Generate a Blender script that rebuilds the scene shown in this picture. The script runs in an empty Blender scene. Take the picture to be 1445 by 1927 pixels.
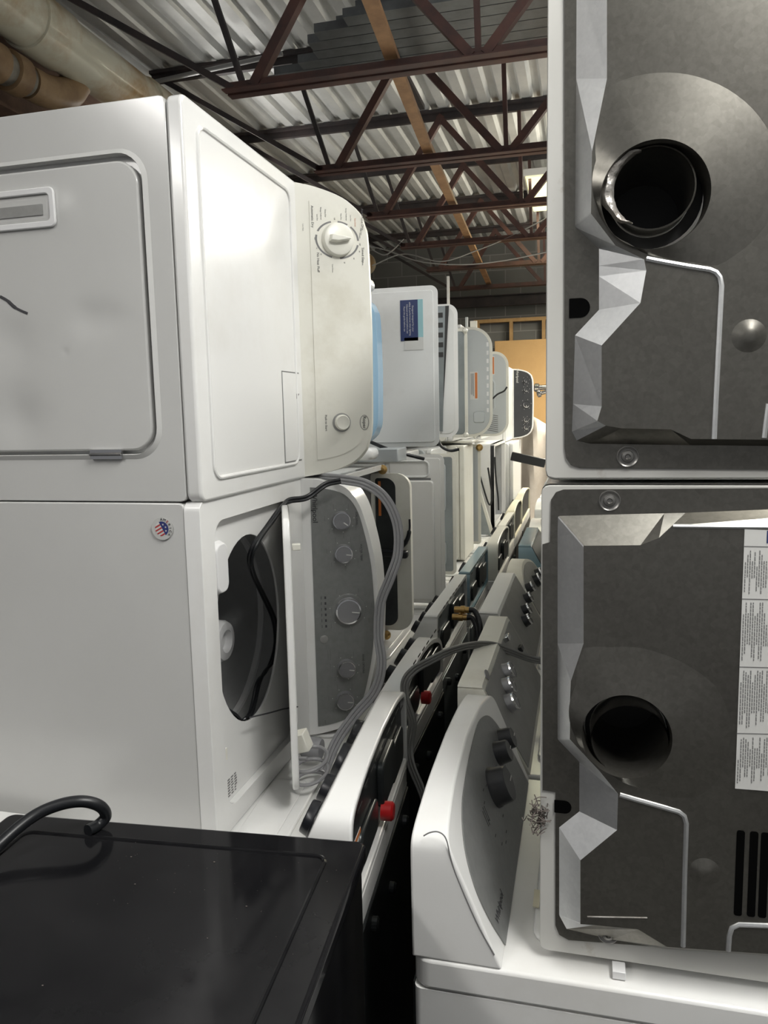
import bpy, bmesh, math, random
from mathutils import Vector, Matrix
random.seed(7)
C = bpy.context.scene
COL = C.collection
PI = math.pi
W, H, F = 1445, 1927, 1447.0
CX, CY = 722.5, 963.5

# ------------------------------------------------------------------ camera
EYE = Vector((0, 0, 1.78))
def _axes():
    vx, vy, s = 1095.0, 770.0, 0.0225
    Y = Vector(((vx-CX)/F, (vy-CY)/F, 1)).normalized()
    p2 = Vector(((vx-1000-CX)/F, (vy+1000*s-CY)/F, 1))
    Z = Y.cross(p2).normalized()
    if Z.y > 0: Z = -Z
    X = Y.cross(Z)
    return X, Y, Z
AX, AY, AZ = _axes()
right = Vector((AX.x, AY.x, AZ.x)); down = Vector((AX.y, AY.y, AZ.y)); fwd = Vector((AX.z, AY.z, AZ.z))
cam_d = bpy.data.cameras.new('camera'); cam = bpy.data.objects.new('camera', cam_d); COL.objects.link(cam)
m = Matrix.Identity(4)
for i in range(3):
    m[i][0] = right[i]; m[i][1] = -down[i]; m[i][2] = -fwd[i]; m[i][3] = EYE[i]
cam.matrix_world = m
cam_d.sensor_fit = 'AUTO'; cam_d.sensor_width = 36; cam_d.lens = 36*F/H
cam_d.clip_start = 0.02
C.camera = cam
def at(px, py, axis, val):
    """world point where the sight line through a photograph pixel meets a plane of the place"""
    d = Vector(((px-CX)/F, (py-CY)/F, 1.0))
    w = Vector((AX.dot(d), AY.dot(d), AZ.dot(d)))
    i = 'xyz'.index(axis)
    return EYE + w*((val-EYE[i])/w[i])

# ------------------------------------------------------------------ light and exposure
C.view_settings.view_transform = 'Standard'; C.view_settings.look = 'None'
C.view_settings.gamma = 1; C.view_settings.use_curve_mapping = False
C.view_settings.exposure = 0.15
wd = bpy.data.worlds.new('world'); C.world = wd; wd.use_nodes = True
wd.node_tree.nodes['Background'].inputs[0].default_value = (0.97, 0.98, 1.0, 1)
wd.node_tree.nodes['Background'].inputs[1].default_value = 0.16
LIGHTS = [  # x, y, z, size x, size y, watts, colour
    (1.30, 5.2, 3.22, 0.22, 1.5, 40, (1.0, 0.99, 0.95)),
    (0.75, 0.45, 3.22, 0.26, 1.2, 50, (1.0, 0.99, 0.96)),
    (-1.7, -0.9, 3.10, 0.26, 1.9, 19, (1.0, 0.98, 0.97)),
    (0.7, 7.9, 3.22, 0.26, 1.9, 190, (1.0, 0.93, 0.76)),
    (-2.6, 5.6, 3.22, 0.22, 1.9, 15, (1.0, 0.98, 0.94)),
    (0.45, 2.5, 3.22, 0.22, 0.9, 14, (1.0, 0.99, 0.95)),  # added lamp, out of view, brightens the upper left tier
    (-.25, 7.75, 3.80, 0.5, 1.2, 10, (1.0, 0.98, 0.70)),
]

# ------------------------------------------------------------------ materials
MAT = {}
def mat(name, col, rough=0.5, metal=0.0, noise=None, bump=None, coat=0.0, emis=None, spec=None):
    """noise=(scale, darker colour, low, high); bump=(scale, strength)"""
    m = bpy.data.materials.new(name); m.use_nodes = True
    nt = m.node_tree; b = nt.nodes['Principled BSDF']
    b.inputs['Base Color'].default_value = (*col, 1)
    b.inputs['Roughness'].default_value = rough; b.inputs['Metallic'].default_value = metal
    b.inputs['Coat Weight'].default_value = coat
    b.inputs['Coat Roughness'].default_value = 0.08
    if spec is not None: b.inputs['Specular IOR Level'].default_value = spec
    tc = nt.nodes.new('ShaderNodeTexCoord')
    if noise:
        n = nt.nodes.new('ShaderNodeTexNoise'); n.inputs['Scale'].default_value = noise[0]
        n.inputs['Detail'].default_value = 8; n.inputs['Roughness'].default_value = 0.65
        r = nt.nodes.new('ShaderNodeValToRGB')
        r.color_ramp.elements[0].position = noise[2]; r.color_ramp.elements[1].position = noise[3]
        r.color_ramp.elements[0].color = (*noise[1], 1); r.color_ramp.elements[1].color = (*col, 1)
        nt.links.new(tc.outputs['Object'], n.inputs['Vector'])
        nt.links.new(n.outputs['Fac'], r.inputs[0]); nt.links.new(r.outputs[0], b.inputs['Base Color'])
    if bump:
        n2 = nt.nodes.new('ShaderNodeTexNoise'); n2.inputs['Scale'].default_value = bump[0]
        n2.inputs['Detail'].default_value = 3
        bp = nt.nodes.new('ShaderNodeBump'); bp.inputs['Strength'].default_value = bump[1]
        bp.inputs['Distance'].default_value = 0.01
        nt.links.new(tc.outputs['Object'], n2.inputs['Vector'])
        nt.links.new(n2.outputs['Fac'], bp.inputs['Height']); nt.links.new(bp.outputs[0], b.inputs['Normal'])
    if emis:
        b.inputs['Emission Color'].default_value = (*emis[0], 1); b.inputs['Emission Strength'].default_value = emis[1]
    MAT[name] = m
    return m
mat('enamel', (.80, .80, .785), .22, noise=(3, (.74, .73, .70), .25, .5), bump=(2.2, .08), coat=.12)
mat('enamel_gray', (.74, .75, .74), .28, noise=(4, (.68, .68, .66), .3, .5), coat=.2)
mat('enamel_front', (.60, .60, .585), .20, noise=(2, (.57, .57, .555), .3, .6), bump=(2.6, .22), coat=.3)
mat('enamel_dirty', (.58, .575, .545), .35, noise=(9, (.30, .25, .19), .26, .40))
mat('cream', (.74, .73, .66), .32, noise=(6, (.62, .60, .52), .25, .5))
mat('cream_dark', (.66, .62, .47), .4, noise=(6, (.55, .50, .37), .25, .5))
mat('silver_panel', (.25, .255, .25), .38, .25, noise=(60, (.21, .215, .21), .3, .7))
mat('gray_panel', (.30, .30, .29), .4, .1, noise=(14, (.24, .24, .23), .3, .6))
mat('dark_panel', (.035, .037, .042), .35)
mat('knob_white', (.78, .77, .70), .3)
mat('knob_gray', (.30, .30, .31), .3, .5)
mat('chrome', (.75, .75, .76), .12, 1.0)
mat('black_plastic', (.012, .013, .016), .3)
mat('black_gloss', (.006, .006, .007), .10, noise=(5, (.012, .012, .013), .35, .65), spec=.15)
mat('rubber_black', (.010, .011, .013), .38)
mat('cord_gray', (.30, .30, .31), .45)
mat('cord_darkgray', (.17, .17, .165), .5)
mat('ink', (.05, .05, .055), .6)
mat('ink_gray', (.18, .18, .18), .6)
mat('ink_light', (.62, .62, .60), .5)
mat('tub', (.46, .47, .47), .4, .0, noise=(8, (.36, .36, .36), .3, .7))
mat('tub_dark', (.03, .03, .03), .5)
mat('white_plastic', (.75, .75, .75), .3)
mat('film_blue', (.30, .47, .62), .2, coat=.3)
mat('film_blue_pale', (.24, .36, .42), .22, coat=.4)
mat('gray_lid', (.48, .51, .52), .35)
mat('gray_metal', (.26, .29, .30), .35, .5, noise=(7, (.20, .22, .23), .3, .6))
mat('dark_metal', (.050, .056, .056), .35, .5, noise=(8, (.025, .028, .03), .35, .65))
mat('rust_steel', (.115, .052, .042), .5, .1, noise=(7, (.060, .034, .032), .35, .65))
mat('dark_steel', (.06, .045, .045), .55, .1, noise=(6, (.03, .028, .03), .35, .65))
mat('wood', (.42, .24, .12), .6, noise=(9, (.26, .14, .07), .3, .65))
mat('wood_dark', (.20, .12, .08), .65, noise=(9, (.10, .06, .045), .3, .65))
mat('pine', (.52, .33, .14), .6, noise=(8, (.38, .22, .09), .3, .65))
mat('cardboard', (.62, .39, .17), .75, noise=(3, (.55, .34, .145), .3, .7))
mat('pvc', (.66, .64, .52), .3, noise=(1.6, (.42, .27, .12), .40, .56), coat=.2)
mat('pvc_brown', (.36, .24, .13), .45, noise=(5, (.18, .10, .05), .3, .6))
mat('pvc_gray', (.34, .32, .27), .45, noise=(5, (.10, .09, .08), .35, .6))
mat('stud_gray', (.19, .20, .21), .38, .75, noise=(5, (.10, .105, .11), .3, .65))
mat('conduit', (.33, .33, .33), .4, .4)
mat('label_white', (.62, .62, .60), .5)
mat('label_navy', (.030, .045, .13), .5)
mat('label_teal', (.30, .52, .56), .5)
mat('orange', (.55, .17, .04), .5)
mat('red', (.45, .01, .012), .4)
mat('flag_blue', (.03, .04, .16), .4)
mat('flag_red', (.42, .05, .05), .4)
mat('brass', (.55, .36, .14), .3, .9)
mat('clear_sticker', (.55, .55, .53), .1, coat=.5)
mat('foil', (.55, .53, .50), .35, .5, noise=(30, (.30, .27, .24), .3, .6), bump=(60, .5))
mat('plastic_sheet', (.62, .57, .52), .2, noise=(4, (.50, .44, .38), .3, .7), bump=(9, .5))
mat('lamp_yellow', (.8, .8, .5), .5, emis=((1.0, .96, .52), .85))
mat('lamp_white', (.9, .9, .9), .5, emis=((1.0, .96, .88), 8.0))
mat('floor_concrete', (.09, .09, .088), .6, noise=(2, (.05, .05, .05), .3, .7))
mat('void', (.002, .002, .002), .9, spec=.05)
mat('lint', (.13, .11, .10), .95)

def galv(name, base, dark, scale=34, rough=.36, metal=.9):
    m = bpy.data.materials.new(name); m.use_nodes = True; nt = m.node_tree; b = nt.nodes['Principled BSDF']
    tc = nt.nodes.new('ShaderNodeTexCoord')
    v = nt.nodes.new('ShaderNodeTexVoronoi'); v.inputs['Scale'].default_value = scale
    n = nt.nodes.new('ShaderNodeTexNoise'); n.inputs['Scale'].default_value = 3.0; n.inputs['Detail'].default_value = 9
    n3 = nt.nodes.new('ShaderNodeTexNoise'); n3.inputs['Scale'].default_value = 170; n3.inputs['Detail'].default_value = 2
    mx = nt.nodes.new('ShaderNodeMix'); mx.data_type = 'RGBA'
    mx.inputs[6].default_value = (*dark, 1); mx.inputs[7].default_value = (*base, 1)
    a = nt.nodes.new('ShaderNodeMath'); a.operation = 'MULTIPLY_ADD'; a.inputs[1].default_value = .20
    a2 = nt.nodes.new('ShaderNodeMath'); a2.operation = 'MULTIPLY_ADD'; a2.inputs[1].default_value = .45
    nt.links.new(tc.outputs['Object'], v.inputs['Vector']); nt.links.new(tc.outputs['Object'], n.inputs['Vector'])
    nt.links.new(tc.outputs['Object'], n3.inputs['Vector'])
    sp = nt.nodes.new('ShaderNodeSeparateColor'); nt.links.new(v.outputs['Color'], sp.inputs[0])
    nt.links.new(sp.outputs[0], a.inputs[0]); nt.links.new(n.outputs['Fac'], a.inputs[2])
    nt.links.new(n3.outputs['Fac'], a2.inputs[0]); nt.links.new(a.outputs[0], a2.inputs[2])
    s = nt.nodes.new('ShaderNodeMath'); s.operation = 'SUBTRACT'; s.inputs[1].default_value = .36
    nt.links.new(a2.outputs[0], s.inputs[0]); s.use_clamp = True
    nt.links.new(s.outputs[0], mx.inputs[0]); nt.links.new(mx.outputs[2], b.inputs['Base Color'])
    b.inputs['Metallic'].default_value = metal; b.inputs['Roughness'].default_value = rough
    MAT[name] = m
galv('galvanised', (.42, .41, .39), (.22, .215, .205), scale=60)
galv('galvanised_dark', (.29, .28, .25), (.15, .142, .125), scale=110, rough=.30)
galv('galvanised_lit', (.84, .85, .85), (.62, .63, .64), scale=60, rough=.45)  # same sheet metal, coloured brighter where walls and beads catch light

def block_mat():
    m = bpy.data.materials.new('block_wall'); m.use_nodes = True; nt = m.node_tree; b = nt.nodes['Principled BSDF']
    tc = nt.nodes.new('ShaderNodeTexCoord'); mp = nt.nodes.new('ShaderNodeMapping')
    mp.inputs['Rotation'].default_value = (PI/2, 0, 0)
    br = nt.nodes.new('ShaderNodeTexBrick'); br.inputs['Scale'].default_value = 1.0
    br.inputs['Brick Width'].default_value = .405; br.inputs['Row Height'].default_value = .203
    br.inputs['Mortar Size'].default_value = .006; br.inputs['Color1'].default_value = (.15, .155, .15, 1)
    br.inputs['Color2'].default_value = (.20, .20, .195, 1); br.inputs['Mortar'].default_value = (.30, .30, .29, 1)
    n = nt.nodes.new('ShaderNodeTexNoise'); n.inputs['Scale'].default_value = 60
    bp = nt.nodes.new('ShaderNodeBump'); bp.inputs['Strength'].default_value = .4
    nt.links.new(tc.outputs['Object'], mp.inputs[0]); nt.links.new(mp.outputs[0], br.inputs['Vector'])
    nt.links.new(br.outputs[0], b.inputs['Base Color']); nt.links.new(tc.outputs['Object'], n.inputs['Vector'])
    nt.links.new(n.outputs['Fac'], bp.inputs['Height']); nt.links.new(bp.outputs[0], b.inputs['Normal'])
    b.inputs['Roughness'].default_value = .9; MAT['block_wall'] = m
block_mat()
mat('deck', (.64, .65, .64), .40, .15, noise=(2.5, (.48, .49, .49), .3, .65))

# ------------------------------------------------------------------ mesh helpers
def tag(o, label=None, cat=None, group=None, kind=None):
    if label: o['label'] = label
    if cat: o['category'] = cat
    if group: o['group'] = group
    if kind: o['kind'] = kind
    return o
def obj(name, bm, m, parent=None, bevel=0, seg=2, smooth=False, label=None, recalc=True, ang=35):
    me = bpy.data.meshes.new(name)
    if recalc: bmesh.ops.recalc_face_normals(bm, faces=bm.faces[:])
    bm.to_mesh(me); bm.free()
    o = bpy.data.objects.new(name, me); COL.objects.link(o)
    me.materials.append(MAT[m])
    if parent: o.parent = parent
    if bevel:
        bv = o.modifiers.new('bevel', 'BEVEL'); bv.width = bevel; bv.segments = seg
        bv.limit_method = 'ANGLE'; bv.angle_limit = math.radians(ang); bv.harden_normals = False
        smooth = True
    if smooth:
        for p in me.polygons: p.use_smooth = True
        try: me.set_sharp_from_angle(angle=math.radians(40))
        except Exception: pass
    if label: o['label'] = label
    return o
def struct(name, bm, m, **k):
    o = obj(name, bm, m, **k); o['kind'] = 'structure'; return o
def thing(name, label, cat, loc=(0, 0, 0), mtx=None, group=None):
    o = bpy.data.objects.new(name, None); COL.objects.link(o)
    o.empty_display_size = .1
    if mtx is not None: o.matrix_world = mtx
    else: o.location = loc
    return tag(o, label, cat, group)
def solo(name, bm, m, label, cat, group=None, **k):
    """a one-piece thing whose origin is moved to its own middle"""
    c = Vector((0, 0, 0)); n = len(bm.verts)
    for v in bm.verts: c += v.co/n
    c.z = min(v.co.z for v in bm.verts)
    for v in bm.verts: v.co -= c
    o = obj(name, bm, m, **k); o.location = c
    return tag(o, label, cat, group)
def nb(): return bmesh.new()
def box(bm, x0, x1, y0, y1, z0, z1):
    vs = [bm.verts.new((x, y, z)) for x in (x0, x1) for y in (y0, y1) for z in (z0, z1)]
    for f in ((0, 1, 3, 2), (4, 6, 7, 5), (0, 4, 5, 1), (2, 3, 7, 6), (0, 2, 6, 4), (1, 5, 7, 3)):
        bm.faces.new([vs[i] for i in f])
    return bm
def bx(*a): return box(nb(), *a)
def bar(bm, a, b, w, h=None, up=(0, 0, 1)):
    """rectangular bar from a to b, w across, h along up"""
    a, b = Vector(a), Vector(b); h = h or w
    d = (b-a).normalized(); s = d.cross(Vector(up))
    if s.length < 1e-4: s = d.cross(Vector((0, 1, 0)))
    s.normalize(); u = s.cross(d)
    r = []
    for p in (a, b):
        r.append([bm.verts.new(p+s*(w/2*i)+u*(h/2*j)) for i, j in ((-1, -1), (1, -1), (1, 1), (-1, 1))])
    for k in range(4): bm.faces.new((r[0][k], r[0][(k+1) % 4], r[1][(k+1) % 4], r[1][k]))
    bm.faces.new(r[0][::-1]); bm.faces.new(r[1])
    return bm
def spline(pts, n=8):
    pts = [Vector(p) for p in pts]; out = []
    P = [pts[0]*2-pts[1]]+pts+[pts[-1]*2-pts[-2]]
    for i in range(1, len(P)-2):
        for k in range(n):
            t = k/n; a, b, c, d = P[i-1:i+3]
            out.append(.5*((2*b)+(c-a)*t+(2*a-5*b+4*c-d)*t*t+(3*b-a-3*c+d)*t**3))
    out.append(pts[-1]); return out
def tube(bm, pts, r, n=10, cap=True):
    pts = [Vector(p) for p in pts]; rings = []
    T = [(pts[min(i+1, len(pts)-1)]-pts[max(i-1, 0)]).normalized() for i in range(len(pts))]
    u = T[0].cross(Vector((0, 0, 1)))
    if u.length < .05: u = T[0].cross(Vector((1, 0, 0)))
    u.normalize()
    for i, p in enumerate(pts):
        u = (u-T[i]*u.dot(T[i])).normalized(); v = T[i].cross(u)
        rr = r[i] if isinstance(r, (list, tuple)) else r
        rings.append([bm.verts.new(p+(u*math.cos(a)+v*math.sin(a))*rr) for a in [2*PI*k/n for k in range(n)]])
    for i in range(len(rings)-1):
        for k in range(n): bm.faces.new((rings[i][k], rings[i][(k+1) % n], rings[i+1][(k+1) % n], rings[i+1][k]))
    if cap: bm.faces.new(rings[0][::-1]); bm.faces.new(rings[-1])
    return bm
def basis(n):
    n = Vector(n).normalized(); a = Vector((0, 0, 1)) if abs(n.z) < .9 else Vector((1, 0, 0))
    u = a.cross(n).normalized(); return u, n.cross(u), n
def lathe(bm, c, axis, prof, n=32, cap0=True, cap1=True):
    """prof = [(radius, distance along axis)...]"""
    u, v, w = basis(axis); c = Vector(c); rings = []
    for r, h in prof:
        rings.append([bm.verts.new(c+w*h+(u*math.cos(2*PI*k/n)+v*math.sin(2*PI*k/n))*r) for k in range(n)])
    for i in range(len(rings)-1):
        for k in range(n): bm.faces.new((rings[i][k], rings[i][(k+1) % n], rings[i+1][(k+1) % n], rings[i+1][k]))
    if cap0: bm.faces.new(rings[0][::-1])
    if cap1: bm.faces.new(rings[-1])
    return bm
def prism(bm, loop0, loop1, cap=True):
    a = [bm.verts.new(p) for p in loop0]; b = [bm.verts.new(p) for p in loop1]; n = len(a)
    for k in range(n): bm.faces.new((a[k], a[(k+1) % n], b[(k+1) % n], b[k]))
    if cap: bm.faces.new(a[::-1]); bm.faces.new(b)
    return bm
def rrect(x0, x1, y0, y1, r, n=6):
    """rounded rectangle, r = one radius or four (x1y1, x0y1, x0y0, x1y0)"""
    if not isinstance(r, (list, tuple)): r = [r]*4
    out = []
    for (cx, cy, a, q) in ((x1, y1, 0, 0), (x0, y1, 90, 1), (x0, y0, 180, 2), (x1, y0, 270, 3)):
        R_ = r[q]; sx = -1 if cx == x1 else 1; sy = -1 if cy == y1 else 1
        for k in range(n+1):
            t = math.radians(a+90*k/n)
            out.append((cx+sx*R_+R_*math.cos(t), cy+sy*R_+R_*math.sin(t)))
    return out
def ring_plate(bm, outer, inner, f, g):
    """flat plate with a hole: outlines in 2-D; f and g map 2-D to its two faces"""
    for mp in (f, g):
        o = [bm.verts.new(mp(*p)) for p in outer]; i = [bm.verts.new(mp(*p)) for p in inner]
        es = [bm.edges.new((l[k], l[(k+1) % len(l)])) for l in (o, i) for k in range(len(l))]
        bmesh.ops.triangle_fill(bm, use_beauty=True, use_dissolve=False, edges=es)
        if mp is f: fo, fi = o, i
    for a, b in ((fo, o), (fi, i)):
        for k in range(len(a)): bm.faces.new((a[k], a[(k+1) % len(a)], b[(k+1) % len(a)], b[k]))
    return bm
def text(s, size, m, parent, mtx, name='lettering', ext=.0002, align='CENTER'):
    cu = bpy.data.curves.new('t', 'FONT'); cu.body = s; cu.size = size; cu.extrude = ext
    cu.align_x = align; cu.align_y = 'CENTER'; cu.resolution_u = 3
    t = bpy.data.objects.new('t', cu)
    me = bpy.data.meshes.new_from_object(t)
    bpy.data.objects.remove(t); me.name = name
    o = bpy.data.objects.new(name, me); COL.objects.link(o); me.materials.clear(); me.materials.append(MAT[m])
    if parent: o.parent = parent
    o.matrix_local = mtx
    return o

# ------------------------------------------------------------------ the setting
struct('floor', bx(-4.4, 3.4, -3, 10.9, -.05, 0), 'floor_concrete')
struct('wall_back', bx(-4.4, 3.4, 10.7, 10.9, 0, 4.05), 'block_wall')
struct('wall_left', bx(-4.6, -4.4, -3, 10.9, 0, 4.05), 'dark_steel')
struct('wall_right', bx(3.4, 3.6, -3, 10.9, 0, 4.05), 'block_wall')
b = nb(); P = .152; x = -4.4; prof = []
while x < 3.4:
    prof += [(x, 4.03), (x+.062, 4.03), (x+.084, 4.066), (x+.130, 4.066)]; x += P
for y in (-3, 10.9):
    pass
lo = [[b.verts.new((px, y, pz)) for px, pz in prof] for y in (-3, 10.9)]
for k in range(len(prof)-1): b.faces.new((lo[0][k], lo[0][k+1], lo[1][k+1], lo[1][k]))
o = struct('ceiling', b, 'deck'); sm = o.modifiers.new('s', 'SOLIDIFY'); sm.thickness = .004; sm.offset = 1

# open-web joists
def make_joist():
    t = thing('roof_joist', '', 'roof joist', (0, 0, 3.29))
    b = nb()
    for s in (-1, 1): box(b, -2.75, 3.3, s*.028-.020, s*.028+.020, .735-.02, .735)
    box(b, -2.75, 3.3, -.016, .016, .67, .72)
    obj('top_chord', b, 'dark_steel', t)
    b = nb()
    for s in (-1, 1):
        box(b, -1.64, 3.0, s*.034-.024, s*.034+.024, 0, .006)
        box(b, -1.64, 3.0, s*.012-.003, s*.012+.003, 0, .048)
    obj('bottom_chord', b, 'rust_steel', t)
    def web(x0, z0, x1, z1, w=.034, m='rust_steel'):
        obj('web_member', bar(nb(), (x0, 0, z0), (x1, 0, z1), w, w, (0, 1, 0)), m, t)
    web(-1.60, .02, -2.70, .70, .030, 'dark_steel')
    web(-1.55, .02, -1.77, .70, .026, 'dark_steel')
    web(-1.50, .02, -1.04, .70, .046)
    for k in range(3):
        x = -.45+k*1.28
        web(x-.03, .02, x-.62, .70, .042); web(x, .02, x-.02, .70, .026); web(x+.03, .02, x+.62, .70, .042)
    return t
def copy_tree(o, parent=None):
    c = o.copy(); COL.objects.link(c)
    if parent: c.parent = parent
    for ch in list(o.children): copy_tree(ch, c)
    return c
j0 = make_joist()
names = {3.56: 'nearest rust-red open-web roof joist in view, carrying the bundle of grey studs',
         4.84: 'second rust-red roof joist from the camera, just beyond the grey studs',
         6.04: 'third rust-red roof joist from the camera, ending above the open washer lid',
         7.20: 'fourth rust-red roof joist, crossing the yellow ceiling light',
         8.44: 'fifth rust-red roof joist, beyond the yellow ceiling light',
         9.83: 'farthest rust-red roof joist, just before the block wall',
         2.32: 'rust-red roof joist above the first stack, out of view over the camera',
         0.9: 'rust-red roof joist directly over the camera, out of view'}
for i, (y, l) in enumerate(names.items()):
    if y in (2.32, .9): continue
    c = j0 if i == 0 else copy_tree(j0)
    c.location = (0, y, 3.29); tag(c, l, None, 'open-web roof joists')
# dark beam before the back wall, girder on the left
t = thing('steel_beam', 'dark steel beam running along the top of the concrete block wall', 'beam', (0, 10.45, 3.15))
b = nb(); box(b, -4.3, 3.3, -.06, .06, 0, .012); box(b, -4.3, 3.3, -.005, .005, .012, .13); box(b, -4.3, 3.3, -.06, .06, .13, .142)
obj('beam_body', b, 'dark_steel', t)
t = thing('steel_girder', 'brown steel girder under the roof deck at the upper left, behind the pipes', 'beam', (-2.95, 3, 3.35))
b = nb(); box(b, -.13, .13, -3, 7.4, 0, .02); box(b, -.01, .01, -3, 7.4, .02, .36); box(b, -.13, .13, -3, 7.4, .34, .36)
obj('girder_body', b, 'wood_dark', t)
b = nb(); box(b, -.30, .30, 0, 2.2, 0, .30)
solo('shade_box', bx(-3.85, -3.12, 3.3, 6.6, 3.42, 3.72), 'black_plastic', 'added black box standing for shadow in the dark corner behind the yellowed pipe', 'shade box', bevel=.01)  # black box added in place of the shadow between pipe and dryer

# pipes upper left
def pipe(name, p0, p1, r, m, label, couplings, cm):
    c = Vector(p0); t = thing(name, label, 'pipe', c)
    d = Vector(p1)-c
    b = tube(nb(), [Vector((0, 0, 0)), d], r, 32); obj('pipe_run', b, m, t, smooth=True)
    for f, rr, ln in couplings:
        q = d*f; dn = d.normalized()
        b = nb(); lathe(b, q, dn, [(r, -.001), (r+rr, 0), (r+rr, ln), (r, ln+.001)], 32, False, False)
        obj('coupling', b, cm, t, smooth=True)
    return t
pipe('drain_pipe', (-2.56, -1.0, 3.74), (-2.62, 9.5, 3.62), .135, 'pvc', 'large yellowed plastic pipe running under the roof at the upper left',
     [(.418, .012, .24), (.515, .013, .28), (.60, .012, .2)], 'pvc')
pipe('drain_pipe', (-2.62, .5, 3.40), (-2.66, 3.46, 3.44), .075, 'pvc_gray', 'smaller grimy grey pipe below the large yellowed pipe',
     [(.90, .016, .10), (.955, .02, .09)], 'pvc_brown')
b = spline([(-2.66, 3.47, 3.44), (-2.66, 3.62, 3.45), (-2.66, 3.78, 3.50), (-2.66, 3.88, 3.60)])
solo('pipe_elbow', tube(nb(), b, .08, 24), 'pvc_brown', 'brown stained elbow joining the small pipe up to the large pipe', 'pipe', smooth=True)
solo('conduit', tube(nb(), [(-3.6, 4.60, 3.80), (-1.75, 4.60, 3.92)], .014, 10), 'conduit', 'thin grey conduit crossing under the roof deck past the yellowed pipe', 'conduit', smooth=True)

# bundle of studs lying over the joists
studs = []
for k, (px, py) in enumerate(((655, 42), (600, 66), (588, 86), (596, 100), (566, 118), (520, 138), (492, 156))):
    q = at(px, py, 'z', 3.64); studs.append((q.x, 3.70+.094*k, 0))
studs += [(-1.05, 3.74, 1), (-1.18, 3.85, 1), (-1.22, 3.96, 1), (-1.28, 4.07, 1), (-1.45, 4.18, 1)]
words = [a+' of the lower layer' for a in ('nearest', 'second', 'third', 'fourth', 'fifth', 'sixth', 'farthest')]+[a+' of the upper layer' for a in ('nearest', 'second', 'third', 'fourth', 'farthest')]
for (x, y, l), w_ in zip(studs, words):
    z = 3.62+l*.046
    b = nb(); box(b, x, 2.3, y, y+.088, z, z+.003); box(b, x, 2.3, y, y+.003, z+.003, z+.040); box(b, x, 2.3, y+.085, y+.088, z+.003, z+.040)
    solo('metal_stud', b, 'stud_gray', 'grey metal stud laid across the joists, '+w_, 'metal stud', 'metal studs stored on the joists')
for k, x in enumerate((-.95, .35, 1.6)):
    solo('bridging_angle', bar(nb(), (x, 3.58, 3.605), (x, 4.82, 3.605), .03, .028), 'dark_steel', 'thin steel bridging angle under the grey studs, '+('leftmost', 'middle', 'rightmost')[k]+' one', 'bridging angle', 'bridging angles')
# wood strip bridging on the bottom chords
for (a, b_, l) in [((-.70, 1.6, 3.37), (-.84, 3.60, 3.36), 'wooden strip laid on the joists, nearest length over the grey studs'),
                   ((-.84, 3.52, 3.37), (-.925, 4.90, 3.36), 'wooden strip laid on the joists between the first and second joist'),
                   ((-.92, 4.80, 3.37), (-1.14, 9.90, 3.36), 'wooden strip laid on the far joists towards the block wall')]:
    solo('wood_strip', bar(nb(), a, b_, .06, .028), 'wood', l, 'wood strip', 'wooden strips on the joists')
# cables
for pts, l in [([(700, 500), (760, 478), (830, 492), (900, 470), (960, 445), (1040, 405)], 'grey cable sagging under the far roof joists, upper one'),
               ([(690, 462), (730, 472), (790, 492), (870, 498), (950, 490), (1040, 472)], 'grey cable sagging under the far roof joists, lower one'),
               ([(700, 470), (722, 480), (740, 470), (760, 450)], 'short grey cable end hanging by the far joist')]:
    p = spline([at(x, y, 'y', 7.19) for x, y in pts])
    solo('cable', tube(nb(), p, .006, 6), 'conduit', l, 'cable', 'cables under the roof', smooth=True)

# ------------------------------------------------------------------ ceiling lights
def fixture(x, y, z, sx, sy, w, col, label):
    t = thing('ceiling_light', label, 'ceiling light', (x, y, z), group='long ceiling lights')
    b = nb(); box(b, -sx/2-.02, sx/2+.02, -sy/2-.02, sy/2+.02, .012, .07); obj('housing', b, 'white_plastic', t, bevel=.005)
    b = nb(); box(b, -sx/2, sx/2, -sy/2, sy/2, .0, .012)
    obj('diffuser', b, 'lamp_yellow' if w == 10 else 'lamp_white', t)
    L = bpy.data.lights.new('lamp', 'AREA'); L.shape = 'RECTANGLE'; L.size = sx; L.size_y = sy; L.energy = w; L.color = col
    lo_ = bpy.data.objects.new('lamp', L); COL.objects.link(lo_); lo_.parent = t; lo_.location = (0, 0, -.006)
    if w != 10:
        L2 = bpy.data.lights.new('uplight', 'AREA'); L2.shape = 'RECTANGLE'; L2.size = sx; L2.size_y = sy; L2.energy = w*.75; L2.color = col
        l2 = bpy.data.objects.new('uplight', L2); COL.objects.link(l2); l2.parent = t; l2.location = (0, 0, .075); l2.rotation_euler = (PI, 0, 0)
    return t
lab = ['long white ceiling light over the right-hand aisle', 'white ceiling light above the dryers on the right', 'white ceiling light behind the camera on the left',
       'warm white ceiling light near the block wall', 'white ceiling light over the left side of the building', 'short added ceiling light, unseen over the right-hand stack, brightening the upper left tier', 'yellowish ceiling light panel in a white frame beyond the fourth joist']
for (x, y, z, sx, sy, w, c), l in zip(LIGHTS, lab): fixture(x, y, z, sx, sy, w, c, l)

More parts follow.
